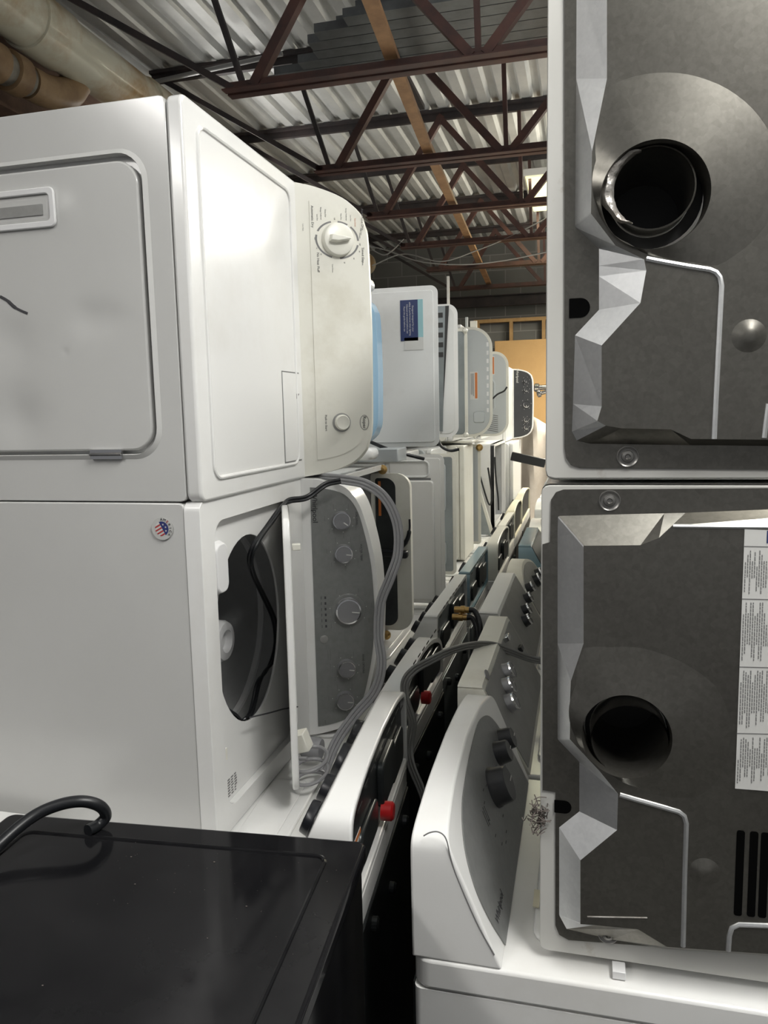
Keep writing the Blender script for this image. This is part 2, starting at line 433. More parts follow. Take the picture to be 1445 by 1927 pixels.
# ------------------------------------------------------------------ things at the back wall
t = thing('wooden_partition', 'pine stud frame standing against the concrete block wall', 'wooden partition', (-1.0, 10.6, 0))
obj('top_plate', bx(-.42, 1.6, -.045, .045, 2.955, 3.0), 'pine', t)
for k, x in enumerate((-.37, .075, .50, .95, 1.4)):
    obj('stud', bx(x-.022, x+.022, -.045, .045, 0, 2.955), 'pine', t)
b = nb(); box(b, -1.13, .10, 10.44, 10.47, 1.50, 2.70); 
solo('cardboard_sheet', b, 'cardboard', 'large flat orange-brown cardboard sheet leaning at the block wall', 'cardboard', bevel=.004)
solo('wood_crate', bx(-1.13, .1, 10.2, 10.5, 0, 1.48), 'wood_dark', 'dark wooden crate under the large cardboard sheet', 'crate', bevel=.01)
t = thing('clamp_fitting', 'chrome twin clamp fitting sticking out before the cardboard sheet', 'metal fitting', at(1010, 735, 'y', 8.5))
b = nb(); lathe(b, (-.03, 0, .03), (1, 0, 0), [(.030, 0), (.045, .01), (.045, .05), (.028, .06), (.028, .22)], 20); obj('upper_jaw', b, 'chrome', t, smooth=True)
b = nb(); lathe(b, (.0, 0, -.04), (1, 0, .25), [(.02, 0), (.038, .01), (.038, .04), (.02, .05), (.02, .16)], 20); obj('lower_jaw', b, 'chrome', t, smooth=True)
obj('stem', bx(.12, .17, -.02, .02, -t.location.z+.001, .05), 'chrome', t)
# white battens standing up behind the lids
for px, py0, py1, y, w_, mname, l in [(843, 520, 600, 7.0, .022, 'enamel', 'slim white batten standing up behind the open console, tallest'),
                               (878, 597, 680, 6.5, .02, 'gray_lid', 'thin grey batten leaning beside the broad white one'),
                               (891, 604, 690, 6.3, .055, 'cream', 'broad cream batten standing behind the open washer lids')]:
    a = at(px, py0, 'y', y); c = a.copy(); c.z = 1.53
    solo('batten', bar(nb(), c, a, w_, .02, (0, 1, 0)), mname, l, 'batten', 'battens standing behind the lids')

# ------------------------------------------------------------------ consoles, knobs
OUT = {  # half outline of a console seen from the front: (distance from the middle as a share of the half width, height)
    'bow': [(1, 0), (.985, .045), (.935, .100), (.82, .135), (.64, .156), (.35, .176), (0, .184)],
    'dee': [(1, 0), (.975, .065), (.92, .122), (.84, .154), (.76, .166), (.62, .175), (0, .179)],
    'cap': [(1, 0), (1, .12), (.985, .165), (.93, .188), (.8, .200), (.5, .214), (0, .222)],
    'trap': [(1, 0), (1, .05), (.995, .15), (.97, .178), (.93, .19), (.5, .19), (0, .19)],
}
def smooth_half(h, n=4):
    p = spline([Vector((a, b_, 0)) for a, b_ in h], n)
    return [(max(0, q.x), max(0, q.y)) for q in p]
def outline(style, hw, sm=True):
    h = smooth_half(OUT[style]) if sm else OUT[style]
    return [(a*hw, v) for a, v in h]+[(-a*hw, v) for a, v in h[::-1][1:]]
class Face:
    """sloping front face of a console in machine coordinates"""
    def __init__(s, yb, zt, d0, d1, hh): s.yb, s.zt, s.d0, s.d1, s.hh = yb, zt, d0, d1, hh
    def y(s, v): return s.yb-(s.d0-(s.d0-s.d1)*min(max(v/s.hh, 0), 1.1))
    def p(s, u, v, off=0):
        n = s.n(); return Vector((u, s.y(v), s.zt+v))+n*off
    def n(s):
        k = (s.d0-s.d1)/s.hh; return Vector((0, -1, k)).normalized()
    def mtx(s, u, v, off=.002, rot=0):
        n = s.n(); X = Vector((1, 0, 0)); Y = n.cross(X)
        M = Matrix((X, Y, n)).transposed().to_4x4(); M.translation = s.p(u, v, off)
        return M @ Matrix.Rotation(rot, 4, 'Z')
def on_face(M, fc, px, py):
    Mi = M.inverted(); o = Mi @ EYE; q = Mi @ at(px, py, 'y', 3.0); d = q-o; n = fc.n(); p0 = fc.p(0, 0)
    p = o+d*((p0-o).dot(n)/d.dot(n)); return p.x, p.z-fc.zt
def console(par, hw, yb, zt, style, d0, d1, m, panel=None, pinset=(.03, .02, .02), back='dark_metal', back_parts=True, sub='control_panel'):
    hh = max(v for _, v in OUT[style]); fc = Face(yb, zt, d0, d1, hh)
    ol = outline(style, hw)
    b = nb(); n = len(ol)
    fr = [b.verts.new(fc.p(u, v)) for u, v in ol]
    bk = [b.verts.new((u, yb, zt+v)) for u, v in ol]
    ins = [(u*(1-.014/hw), max(v-.012, .008)) for u, v in ol]
    bi = [b.verts.new((u, yb, zt+v)) for u, v in ins]
    bd = [b.verts.new((u, yb-.022, zt+v)) for u, v in ins]
    b.faces.new(fr)
    for A, B in ((fr, bk), (bk, bi), (bi, bd)):
        for k in range(n): b.faces.new((A[k], A[(k+1) % n], B[(k+1) % n], B[k]))
    con = obj('console', b, m, par, bevel=.006, seg=3, ang=50)
    b = nb(); v0 = [b.verts.new((u, yb-.020, zt+v)) for u, v in ins]; v1 = [b.verts.new((u*.98, yb-.012, zt+v*.97+.002)) for u, v in ins]
    for k in range(n): b.faces.new((v0[k], v0[(k+1) % n], v1[(k+1) % n], v1[k]))
    b.faces.new(v1)
    obj('rear_cover', b, back, con)
    if panel:
        pu, pb, pt = pinset
        pl = [(u*(1-pu/hw), pb+(v/hh)*(hh-pb-pt) if v > 0 else pb) for u, v in ol]
        b = nb(); prism(b, [fc.p(u, v, .0005) for u, v in pl], [fc.p(u, v, .0022) for u, v in pl])
        obj(sub, b, panel, con)
    return con, fc
def knob(con, fc, u, v, r, ht=.022, m='knob_gray', ring='chrome', rot=0.0, mark='ink_light', skirt=None):
    c = fc.p(u, v, .001); n = fc.n()
    b = nb(); lathe(b, c, n, [(r*1.08, 0), (r*1.04, ht*.25), (r, ht*.3), (r*.94, ht*.9), (r*.88, ht), (r*.3, ht*1.0)], 28)
    k = obj('knob', b, m, con, smooth=True)
    if ring:
        b = nb(); lathe(b, c, n, [(r*.90, ht*.8), (r*1.00, ht*.82), (r*.985, ht*1.02), (r*.88, ht*1.03)], 28, False, False)
        obj('knob_ring', b, ring, k, smooth=True)
    M = fc.mtx(u, v, ht+.0016, rot)
    b = nb(); box(b, r*.25, r*.85, -.0013, .0013, 0, .0008)
    bmesh.ops.transform(b, matrix=M, verts=b.verts[:]); obj('pointer_mark', b, mark, k)
    if skirt:
        b = nb(); lathe(b, c, n, [(r*1.3, -.0005), (r*1.34, .002), (r*1.28, .003), (r*1.05, .003)], 32, False, False)
        obj('dial_skirt', b, skirt, k, smooth=True)
    return k
def marks(con, fc, items, m='ink'):
    """small printing: (u, v, length, thickness, rotation)"""
    b = nb()
    for u, v, ln, th, rot in items:
        bb = nb(); box(bb, -ln/2, ln/2, -th/2, th/2, 0, .0004); M = fc.mtx(u, v, .0026, rot)
        bmesh.ops.transform(bb, matrix=M, verts=bb.verts[:])
        vs = [b.verts.new(v_.co) for v_ in bb.verts]; bb.verts.index_update()
        for f in bb.faces: b.faces.new([vs[q.index] for q in f.verts])
        bb.free()
    return obj('printed_marks', b, m, con)
def around(u0, v0, r, n, a0=0, a1=360, ln=.012, th=.0018, fn=None):
    out = []
    for k in range(n):
        a = math.radians(a0+(a1-a0)*k/max(n-1, 1)); out.append((u0+r*math.cos(a), v0+r*math.sin(a), ln, th, fn(a) if fn else 0))
    return out

# ------------------------------------------------------------------ machine cabinets
def rounded_body(par, hw, hd, z0, z1, m, r=.012, name='cabinet', open_top=False):
    b = nb(); L0 = rrect(-hw, hw, -hd, hd, r, 3)
    prism(b, [(x, y, z0) for x, y in L0], [(x, y, z1) for x, y in L0])
    if open_top:
        f = [f for f in b.faces if all(abs(v.co.z-z1) < 1e-6 for v in f.verts)]
        bmesh.ops.delete(b, geom=f, context='FACES_ONLY')
    return obj(name, b, m, par, smooth=True)
def feet(par, hw, hd):
    for sx in (-1, 1):
        for sy in (-1, 1):
            b = nb(); lathe(b, (sx*(hw-.06), sy*(hd-.06), 0), (0, 0, 1), [(.02, 0), (.024, .004), (.024, .012), (.010, .014), (.010, .035)], 14)
            obj('foot', b, 'black_plastic', par)
def top_slab(par, hw, hd, h, t=.03, m='enamel', hole=None, r=.02, over=.002):
    b = nb(); L0 = rrect(-hw-over, hw+over, -hd-over, hd, r, 4)
    if hole: ring_plate(b, L0, hole, lambda x, y: (x, y, h), lambda x, y: (x, y, h-t))
    else: prism(b, [(x, y, h-t) for x, y in L0], [(x, y, h) for x, y in L0])
    return obj('top_panel', b, m, par, bevel=.006 if not hole else 0, seg=3, smooth=True)
SIDE = Matrix.Rotation(PI/2, 4, 'Y')

# ---- white dryer on its side, top left (its front faces the camera, its top faces the aisle)
HW = .370
t = thing('clothes_dryer', 'large white dryer on its side, nearest at upper left, cream console with one big dial', 'clothes dryer',
          mtx=Matrix.Translation((-1.62, 1.68, 1.99)) @ SIDE)
rounded_body(t, HW, .335, 0, .885, 'enamel')
dr = rrect(-.277, .277, .22, .832, .05, 7)
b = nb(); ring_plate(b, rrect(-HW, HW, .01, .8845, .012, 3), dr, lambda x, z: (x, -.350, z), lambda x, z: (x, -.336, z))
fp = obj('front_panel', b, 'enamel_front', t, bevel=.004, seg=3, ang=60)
b = nb()  # raised rim round the door
o1 = rrect(-.287, .287, .21, .842, .06, 7); i1 = rrect(-.278, .278, .219, .833, .051, 7)
prism(b, [(x, -.3502, z) for x, z in o1], [(x, -.355, z) for x, z in i1], cap=False)
prism(b, [(x, -.355, z) for x, z in i1], [(x, -.345, z) for x, z in i1], cap=False)
obj('door_rim', b, 'enamel_front', fp, smooth=True)
def dented(base, name, dents):
    m = MAT[base].copy(); m.name = name; nt = m.node_tree; MAT[name] = m; b = nt.nodes['Principled BSDF']
    old = b.inputs['Normal'].links[0].from_socket if b.inputs['Normal'].links else None
    tc = nt.nodes.new('ShaderNodeTexCoord'); acc = None
    for c, r, d in dents:
        v = nt.nodes.new('ShaderNodeVectorMath'); v.operation = 'DISTANCE'; v.inputs[1].default_value = c
        nt.links.new(tc.outputs['Object'], v.inputs[0])
        a = nt.nodes.new('ShaderNodeMath'); a.operation = 'DIVIDE'; a.inputs[1].default_value = r; nt.links.new(v.outputs['Value'], a.inputs[0])
        p = nt.nodes.new('ShaderNodeMath'); p.operation = 'POWER'; p.inputs[1].default_value = 2; nt.links.new(a.outputs[0], p.inputs[0])
        n_ = nt.nodes.new('ShaderNodeMath'); n_.operation = 'MULTIPLY'; n_.inputs[1].default_value = -1; nt.links.new(p.outputs[0], n_.inputs[0])
        e = nt.nodes.new('ShaderNodeMath'); e.operation = 'EXPONENT'; nt.links.new(n_.outputs[0], e.inputs[0])
        q = nt.nodes.new('ShaderNodeMath'); q.operation = 'MULTIPLY_ADD'; q.inputs[1].default_value = d; nt.links.new(e.outputs[0], q.inputs[0])
        if acc: nt.links.new(acc, q.inputs[2])
        else: q.inputs[2].default_value = 0
        acc = q.outputs[0]
    bp = nt.nodes.new('ShaderNodeBump'); bp.inputs['Strength'].default_value = 1; bp.inputs['Distance'].default_value = 1
    nt.links.new(acc, bp.inputs['Height'])
    if old: nt.links.new(old, bp.inputs['Normal'])
    nt.links.new(bp.outputs[0], b.inputs['Normal'])
def dl(px, py):
    p = at(px, py, 'y', 1.328); return (-(p.z-1.99), p.y-1.68, p.x+1.62)
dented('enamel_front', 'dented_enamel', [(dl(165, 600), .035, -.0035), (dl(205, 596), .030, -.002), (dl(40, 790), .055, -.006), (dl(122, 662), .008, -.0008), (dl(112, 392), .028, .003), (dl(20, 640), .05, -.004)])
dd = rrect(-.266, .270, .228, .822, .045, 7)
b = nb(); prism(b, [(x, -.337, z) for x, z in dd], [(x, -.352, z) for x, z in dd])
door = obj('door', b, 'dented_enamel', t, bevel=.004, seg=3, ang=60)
hx0, hx1, hz0, hz1 = -.232, -.158, .34, .645
b = nb(); ring_plate(b, rrect(hx0, hx1, hz0, hz1, .012), rrect(hx0+.012, hx1-.012, hz0+.012, hz1-.012, .008), lambda x, z: (x, -.358, z), lambda x, z: (x, -.3515, z))
h_ = obj('door_handle', b, 'white_plastic', door, bevel=.002)
b = nb(); prism(b, [(x, -.3522, z) for x, z in rrect(hx0+.012, hx1-.012, hz0+.012, hz1-.012, .008)], [(x, -.3535, z) for x, z in rrect(hx0+.020, hx1-.018, hz0+.02, hz1-.02, .008)])
obj('grip_recess', b, 'enamel_front', h_)
b = nb(); box(b, hx0+.030, hx1-.024, hz0+.02, hz1-.028, 0, .002)
for v in b.verts: v.co = Vector((v.co.x, -.3535-v.co.z, v.co.y))
obj('grip_slot', b, 'gray_panel', h_)
for zz in (.72, .33):
    b = nb(); box(b, .268, .286, -.358, -.352, zz-.035, zz+.035); tube(b, [(.277, -.358, zz-.035), (.277, -.358, zz+.035)], .003, 8)
    obj('hinge', b, 'chrome', door)
b = nb()
pts = [(0, 558), (14, 566), (26, 577), (38, 584), (52, 590)]
sc = [at(x, y, 'y', 1.3275) for x, y in pts]
sc = [Vector((-(p.z-1.99), p.y-1.68, p.x+1.62)) for p in sc]
tube(b, spline(sc, 5), [.0035]*6+[.0042]*6+[.003]*9, 6)
for v in b.verts: v.co.y = -.3524+(v.co.y+.3525)*.1
obj('scuff_mark', b, 'ink', door)
top_slab(t, HW, .350, .9185, .032)
b = nb()
path = rrect(-.335, .330, -.298, .175, .03, 5)
tube(b, [(x, y, .9185) for x, y in path]+[(path[0][0], path[0][1], .9185)], .0045, 8)
obj('embossed_border', b, 'enamel', t, smooth=True)
b = nb(); box(b, .105, .322, .083, .196, .9185, .9205); obj('lint_door', b, 'enamel', t, bevel=.0008)
b = nb()
for a in (((.103, .081), (.324, .081)), ((.103, .081), (.103, .196)), ((.324, .081), (.324, .196))):
    bar(b, (*a[0], .9187), (*a[1], .9187), .0025, .001)
obj('lint_door_gap', b, 'ink_gray', t)
b = nb(); prism(b, [(.155, .17, .9206), (.155, .19, .9206), (.168, .17, .9206)], [(.155, .17, .9212), (.155, .19, .9212), (.168, .17, .9212)])
obj('door_notch', b, 'ink_gray', t)
MD = Matrix.Translation((-1.62, 1.68, 1.99)) @ SIDE
con, fc = console(t, .372, .350, .9185-.022, 'dee', .150, .012, 'cream', panel='cream', pinset=(.045, .050, .010), sub='control_panel')
# dial
u, v = on_face(MD, fc, 634, 452)
b = nb(); lathe(b, fc.p(u, v, .002), fc.n(), [(.0425, 0), (.0425, .004), (.041, .008), (.0395, .016), (.036, .018), (.01, .018)], 40)
k = obj('timer_dial', b, 'knob_white', con, smooth=True)
M = fc.mtx(u, v, .018)
b = nb(); L0 = [(-.009, -.026), (.010, -.029), (.012, -.009), (.003, .026), (-.001, .028), (-.005, .009)]
prism(b, [(x, y, 0) for x, y in L0], [(x*.7, y*.96, .020) for x, y in L0]); bmesh.ops.transform(b, matrix=M, verts=b.verts[:])
obj('dial_grip', b, 'knob_white', k, bevel=.002)
def arc_band(con, fc, u, v, r0, r1, segs, m):
    b = nb()
    for a0, a1 in segs:
        n = max(3, int(abs(a1-a0)/6)); q = []
        for i in range(n+1):
            a = math.radians(a0+(a1-a0)*i/n)
            q.append([b.verts.new(fc.p(u+r*math.cos(a), v+r*math.sin(a), .0026)) for r in (r0, r1)])
        for i in range(n): b.faces.new((q[i][0], q[i+1][0], q[i+1][1], q[i][1]))
    return obj('dial_scale', b, m, con, recalc=False)
arc_band(con, fc, u, v, .0435, .0475, [(6, 78), (92, 140), (150, 178), (196, 246), (258, 344)], 'ink_gray')
for s, size, px, py in [('Automatic Dry', .0088, 681, 413), ('Timed Dry', .0088, 682, 480), ('Automatic Dry', .0088, 587, 408), ('No Heat Fluff', .0088, 598, 494)]:
    text(s, size, 'ink', con, fc.mtx(*on_face(MD, fc, px, py), .0026))
for s, du, dv in [('High Heat', -.030, .066), ('High Heat', .060, .068), ('Low Heat', -.03, -.090), ('Very Dry', -.070, .012), ('Energy Preferred', -.078, .026), ('Less Dry', -.068, .038),
                  ('Cool Down', -.056, .050), ('Wrinkle', -.018, .062), ('Damp Dry', -.076, -.030), ('Energy Preferred', -.074, -.042), ('Less Dry', -.062, -.052), ('Cool Down', .085, -.015), ('Off', -.062, -.006),
                  ('60', .030, .060), ('40', .052, .044), ('20', .066, .018), ('Off', .008, .062), ('30', .045, -.045), ('10', .028, -.056), ('Off', .0, -.060)]:
    text(s, .0044, 'ink_gray' if s != 'Cool Down' or dv < 0 else 'orange', con, fc.mtx(u+du*.84, v+dv*.80, .0026), name='small_lettering')
# push button and badge
u2, v2 = on_face(MD, fc, 642, 795)
b = nb(); lathe(b, fc.p(u2, v2, .002), fc.n(), [(.025, 0), (.025, .003), (.021, .004)], 32); kk = obj('button_ring', b, 'gray_panel', con, smooth=True)
b = nb(); lathe(b, fc.p(u2, v2, .003), fc.n(), [(.0205, 0), (.0205, .008), (.0175, .013), (.015, .012), (.004, .012)], 32); obj('start_button', b, 'cream', kk, smooth=True)
text('Push to Start', .0080, 'ink', con, fc.mtx(*on_face(MD, fc, 613, 796), .0026))
ub, vb = on_face(MD, fc, 685, 795)
b = nb()
for i in range(40):
    a, a2 = 2*PI*i/40, 2*PI*(i+1)/40
    q = [b.verts.new(fc.p(ub+x*math.cos(c), vb+y*math.sin(c), .0026)) for c, x, y in ((a, .0200, .0105), (a2, .0200, .0105), (a2, .0188, .0094), (a, .0188, .0094))]
    b.faces.new(q)
obj('badge_ring', b, 'ink', con, recalc=False)
text('Roper', .0135, 'ink', con, fc.mtx(ub, vb, .0026), name='badge_lettering')

# ---- generic washer -------------------------------------------------------------
def opened_washer(t, hw, hd, h, cw, m='enamel', front='enamel_front', hole_c=(-.038, -.112), hr=(.212, .170), lid_ang=None, lid_m='enamel'):
    """cabinet with an open tub; returns nothing"""
    rounded_body(t, hw, hd-.016, 0, h-.032, m, open_top=True)
    b = nb(); prism(b, [(x, -hd, z) for x, z in rrect(-hw, hw, .012, h-.033, .012, 3)], [(x, -hd+.015, z) for x, z in rrect(-hw, hw, .012, h-.033, .012, 3)])
    obj('front_panel', b, front, t, bevel=.003)
    rec = rrect(-hw+.045, hw-.045, -hd+.055, hd-.235, .04, 6)
    b = nb(); L0 = rrect(-hw-.002, hw+.002, -hd-.002, hd, .02, 5)
    ring_plate(b, L0, rec, lambda x, y: (x, y, h), lambda x, y: (x, y, h-.034))
    tp = obj('top_panel', b, m, t, bevel=.003, seg=2, ang=60)
    hole = [(hole_c[0]+hr[0]*math.cos(2*PI*k/48), hole_c[1]+hr[1]*math.sin(2*PI*k/48)) for k in range(48)]
    b = nb(); ring_plate(b, [(x*1.0, y) for x, y in rec], hole, lambda x, y: (x, y, h-.016), lambda x, y: (x, y, h-.022))
    obj('tub_opening', b, m, t, bevel=.002, ang=60)
    # splash ring + basket
    b = nb(); cy = hole_c[1]+.075
    lathe(b, (-.012, cy, 0), (0, 0, 1), [(.255, h-.035), (.25, h-.06), (.245, h-.075), (.24, h-.14), (.245, h-.45), (.05, h-.47)], 48, False, True)
    bk = obj('wash_basket', b, 'tub', t, smooth=True)
    b = nb(); lathe(b, (-.012, cy, 0), (0, 0, 1), [(.242, h-.118), (.236, h-.120), (.236, h-.134), (.243, h-.140)], 48, False, False)
    obj('balance_ring', b, 'white_plastic', bk, smooth=True)
    b = nb(); lathe(b, (-.012, cy, 0), (0, 0, 1), [(.254, h-.036), (.249, h-.058)], 48, False, False)
    obj('splash_ring', b, 'black_plastic', t, smooth=True)
    b = nb(); lathe(b, (.022, cy, 0), (0, 0, 1), [(.11, h-.46), (.075, h-.40), (.052, h-.30), (.046, h-.17), (.050, h-.165), (.050, h-.125), (.045, h-.115), (.028, h-.112), (.024, h-.13), (.01, h-.132)], 32)
    for k in range(4):
        a = k*PI/2+.4; u_ = Vector((math.cos(a), math.sin(a), 0)); c0 = Vector((.022, cy, 0))
        bar(b, c0+u_*.06+Vector((0, 0, h-.45)), c0+u_*.052+Vector((0, 0, h-.22)), .012, .05, tuple(u_))
    obj('agitator', b, 'white_plastic', bk, smooth=True)
    return tp

t = thing('washing_machine', 'white washer on its side, lid ajar, silver console with five knobs, under the big dryer', 'washing machine',
          mtx=Matrix.Translation((-1.62, 1.68, 1.2675)) @ SIDE)
hw = .350; h = .912
opened_washer(t, hw, .350, h, None)
b = nb(); prism(b, [(x, y, h-.0155) for x, y in rrect(-.262, -.150, -.292, -.232, .02)], [(x, y, h-.001) for x, y in rrect(-.256, -.156, -.286, -.238, .018)])
obj('dispenser', b, 'white_plastic', t, bevel=.002)
b = nb(); box(b, .175, .20, -.292, -.275, h-.0158, h-.006); box(b, .21, .225, -.292, -.278, h-.0158, h-.010); obj('lid_latch', b, 'cream', t)
b = nb()
for k in range(7):
    for q in range(3): box(b, .255+k*.006, .258+k*.006, -.262+q*.016, -.250+q*.016-random.random()*.006, h-.0158, h-.0154)
obj('printed_marks', b, 'ink_gray', t)
con, fc = console(t, .350, .350, h, 'bow', .150, .075, 'enamel', panel='silver_panel', pinset=(.024, .022, .012))
for (px, py), r, rt in [((642, 979), .0235, 65), ((646, 1041), .0235, -5), ((655, 1148), .034, -10), ((652, 1256), .0235, -2), ((649, 1316), .0235, -2)]:
    uu, vv = on_face(Matrix.Translation((-1.62, 1.68, 1.2675)) @ SIDE, fc, px, py)
    knob(con, fc, uu, vv, r, .020, rot=math.radians(90-rt*0-8+(-30 if rt == 65 else 0)), skirt='silver_panel' if r > .03 else None)
    its = around(uu, vv, r*1.75, 7, 100, 420, .013, .0015)
    marks(con, fc, its, 'ink_gray'); marks(con, fc, around(uu, vv, r*1.35, 7, 100, 420, .002, .002), 'ink_light')
text('Whirlpool', .0195, 'rubber_black', con, fc.mtx(*on_face(Matrix.Translation((-1.62, 1.68, 1.2675)) @ SIDE, fc, 592, 955), .0026), name='brand_lettering')
for s, (px, py) in [('SOIL LEVEL', (670, 976)), ('WATER TEMP', (678, 1040)), ('RINSE OPTIONS', (682, 1250))]:
    p = at(px, py, 'y', 1.93); text(s, .0075, 'ink', con, fc.mtx(-(p.z-1.2675), p.x+1.62-h, .0026), name='small_lettering')
for i in range(6):
    pass
marks(con, fc, [(-(at(601, 1124+i*10.7, 'y', 1.90).z-1.2675), .050, .007, .0045, 0) for i in range(6)]+
      [(-(at(601, 1124+i*10.7, 'y', 1.90).z-1.2675), .040, .008, .0012, 0) for i in range(6)], 'ink')
p = at(610, 1202, 'y', 1.9); b = nb(); lathe(b, fc.p(-(p.z-1.2675), p.x+1.62-h, .002), fc.n(), [(.011, 0), (.011, .002), (.008, .0035)], 24)
obj('start_button', b, 'gray_panel', con, smooth=True)
marks(con, fc, [(-(at(612, 1232, 'y', 1.9).z-1.2675), .058, .03, .0018, 0), (-(at(612, 1232, 'y', 1.9).z-1.2675), .052, .028, .0014, 0), (.315, .04, .012, .004, 0), (.315, .034, .02, .0012, 0)], 'ink_gray')
# lid ajar, seen almost edge on
hinge = Vector((0, .108, h-.012)); tip_w = Vector((-.578, 1.49, 0)); hin_w = Vector((-.705, 1.80, 0))
dv = Vector((0, tip_w.y-hin_w.y, tip_w.x-hin_w.x)); dv.normalize()
nv = Vector((1, 0, 0)).cross(dv).normalized(); L = .36
b = nb(); hl = .300
o2 = rrect(-hl, hl, 0, L, (.05, .05, .012, .012), 6)
f1 = lambda x, s: hinge+Vector((x, 0, 0))+dv*s
prism(b, [f1(x, s)+nv*.007 for x, s in o2], [f1(x, s)-nv*.008 for x, s in o2])
lid = obj('lid', b, 'enamel', t, bevel=.004, seg=3, label='white lid ajar, seen nearly edge on')
b = nb(); bar(b, f1(-.235, .30)-nv*.012, f1(-.235, .30)-nv*.03, .014, .014); obj('lid_pin', b, 'cream', lid, bevel=.002)
b = nb(); bar(b, f1(.165, .33)-nv*.010, f1(.205, .33)-nv*.024, .03, .03); obj('lid_catch', b, 'cream', lid, bevel=.002)

# round flag sticker on that washer's front
p = at(305, 995, 'y', 1.3275)
t = thing('sticker', 'round shiny sticker with stars, stripes and the word AMERICA on the lower white washer', 'sticker',
          mtx=Matrix.Translation(p) @ Matrix.Rotation(PI/2, 4, 'X') @ Matrix.Rotation(math.radians(-62), 4, 'Z'))
b = nb(); lathe(b, (0, 0, 0), (0, 0, 1), [(.0225, 0), (.0225, .0006), (.0222, .0008)], 40); obj('sticker_base', b, 'clear_sticker', t)
def poly(bm, pts, z):
    bm.faces.new([bm.verts.new((x, y, z)) for x, y in pts])
def disc_part(y0, y1, r, n=10):
    y1 = min(y1, r*.999); y0 = max(y0, -r*.999)
    a = [(math.sqrt(max(r*r-y*y, 0)), y) for y in [y0+(y1-y0)*k/n for k in range(n+1)]]
    return a+[(-x, y) for x, y in a[::-1]]
b = nb(); poly(b, disc_part(.001, .0145, .0145), .0011); obj('blue_field', b, 'flag_blue', t)
b = nb(); poly(b, disc_part(-.0145, .001, .0145), .0010); obj('white_field', b, 'label_white', t)
b = nb()
for x in (-.010, -.0035, .003, .0095):
    q = [(x, .001), (x+.003, .001), (x+.0028, -math.sqrt(max(.0145**2-(x+.0028)**2, 0))), (x, -math.sqrt(max(.0145**2-x*x, 0)))]; poly(b, q, .0013)
obj('red_stripes', b, 'flag_red', t)
b = nb()
for cx_, cy_ in ((-.006, .0065), (.001, .009), (.0075, .006)):
    poly(b, [(cx_+(.0026 if k % 2 == 0 else .001)*math.sin(k*PI/5), cy_+(.0026 if k % 2 == 0 else .001)*math.cos(k*PI/5)) for k in range(10)], .0014)
obj('stars', b, 'label_white', t)
for i, ch in enumerate('AMERICA'):
    a = math.radians(152-i*21); 
    text(ch, .0075, 'flag_red' if ch == 'E' else 'ink', t, Matrix.Rotation(a-PI/2, 4, 'Z') @ Matrix.Translation((0, .0185, .0012)), name='letter')

# ------------------------------------------------------------------ standing rows
def row_washer(name_lab, side, y0, y1, h, xb, style, m_con, panel, knobs, cab='enamel', extra=None, d=(.145, .045), pin=(.035, .02, .02), group=None, lid_on=True, back='dark_metal', depth=.70, turn=0):
    yc = (y0+y1)/2; hw = (y1-y0)/2-.003; hd = depth/2
    if side == 'L': M = Matrix.Translation((xb-hd, yc, 0)) @ Matrix.Rotation(-PI/2, 4, 'Z')
    else: M = Matrix.Translation((xb+hd, yc, 0)) @ Matrix.Rotation(PI/2, 4, 'Z')
    if turn: M = M @ Matrix.Rotation(math.radians(turn), 4, 'Z')
    t = thing('washing_machine', name_lab, 'washing machine', mtx=M, group=group)
    rounded_body(t, hw, hd-.002, .03, h-.055, cab)
    feet(t, hw, hd)
    top_slab(t, hw, hd, h, .053, cab, r=.03)
    if lid_on:
        b = nb(); L0 = rrect(-hw+.07, hw-.07, -hd+.03, hd-.19, .035, 5)
        prism(b, [(x, y, h+.0005) for x, y in L0], [(x, y, h+.010) for x, y in L0]); ld = obj('lid', b, cab, t, bevel=.004, seg=3)
        b = nb(); L0 = rrect(-hw+.16, hw-.16, hd-.30, hd-.215, .02, 5)
        prism(b, [(x, y, h+.0102) for x, y in L0], [(x*.97, y, h+.013) for x, y in L0]); obj('lid_step', b, cab, ld, bevel=.002)
    b = nb(); box(b, -hw+.02, hw-.02, hd-.002, hd+.004, .06, h-.06); obj('back_plate', b, back, t, bevel=.002)
    con, fc = console(t, hw, hd, h, style, d[0], d[1], m_con, panel=panel, pinset=pin, back=back)
    for kn in knobs: knob(con, fc, *kn[:3], **(kn[3] if len(kn) > 3 else {}))
    if extra: extra(t, con, fc, hw, hd, h, *([M] if extra.__code__.co_argcount > 6 else []))
    return t
BK = dict(m='black_plastic', ht=.036, ring=None, mark='ink_light')
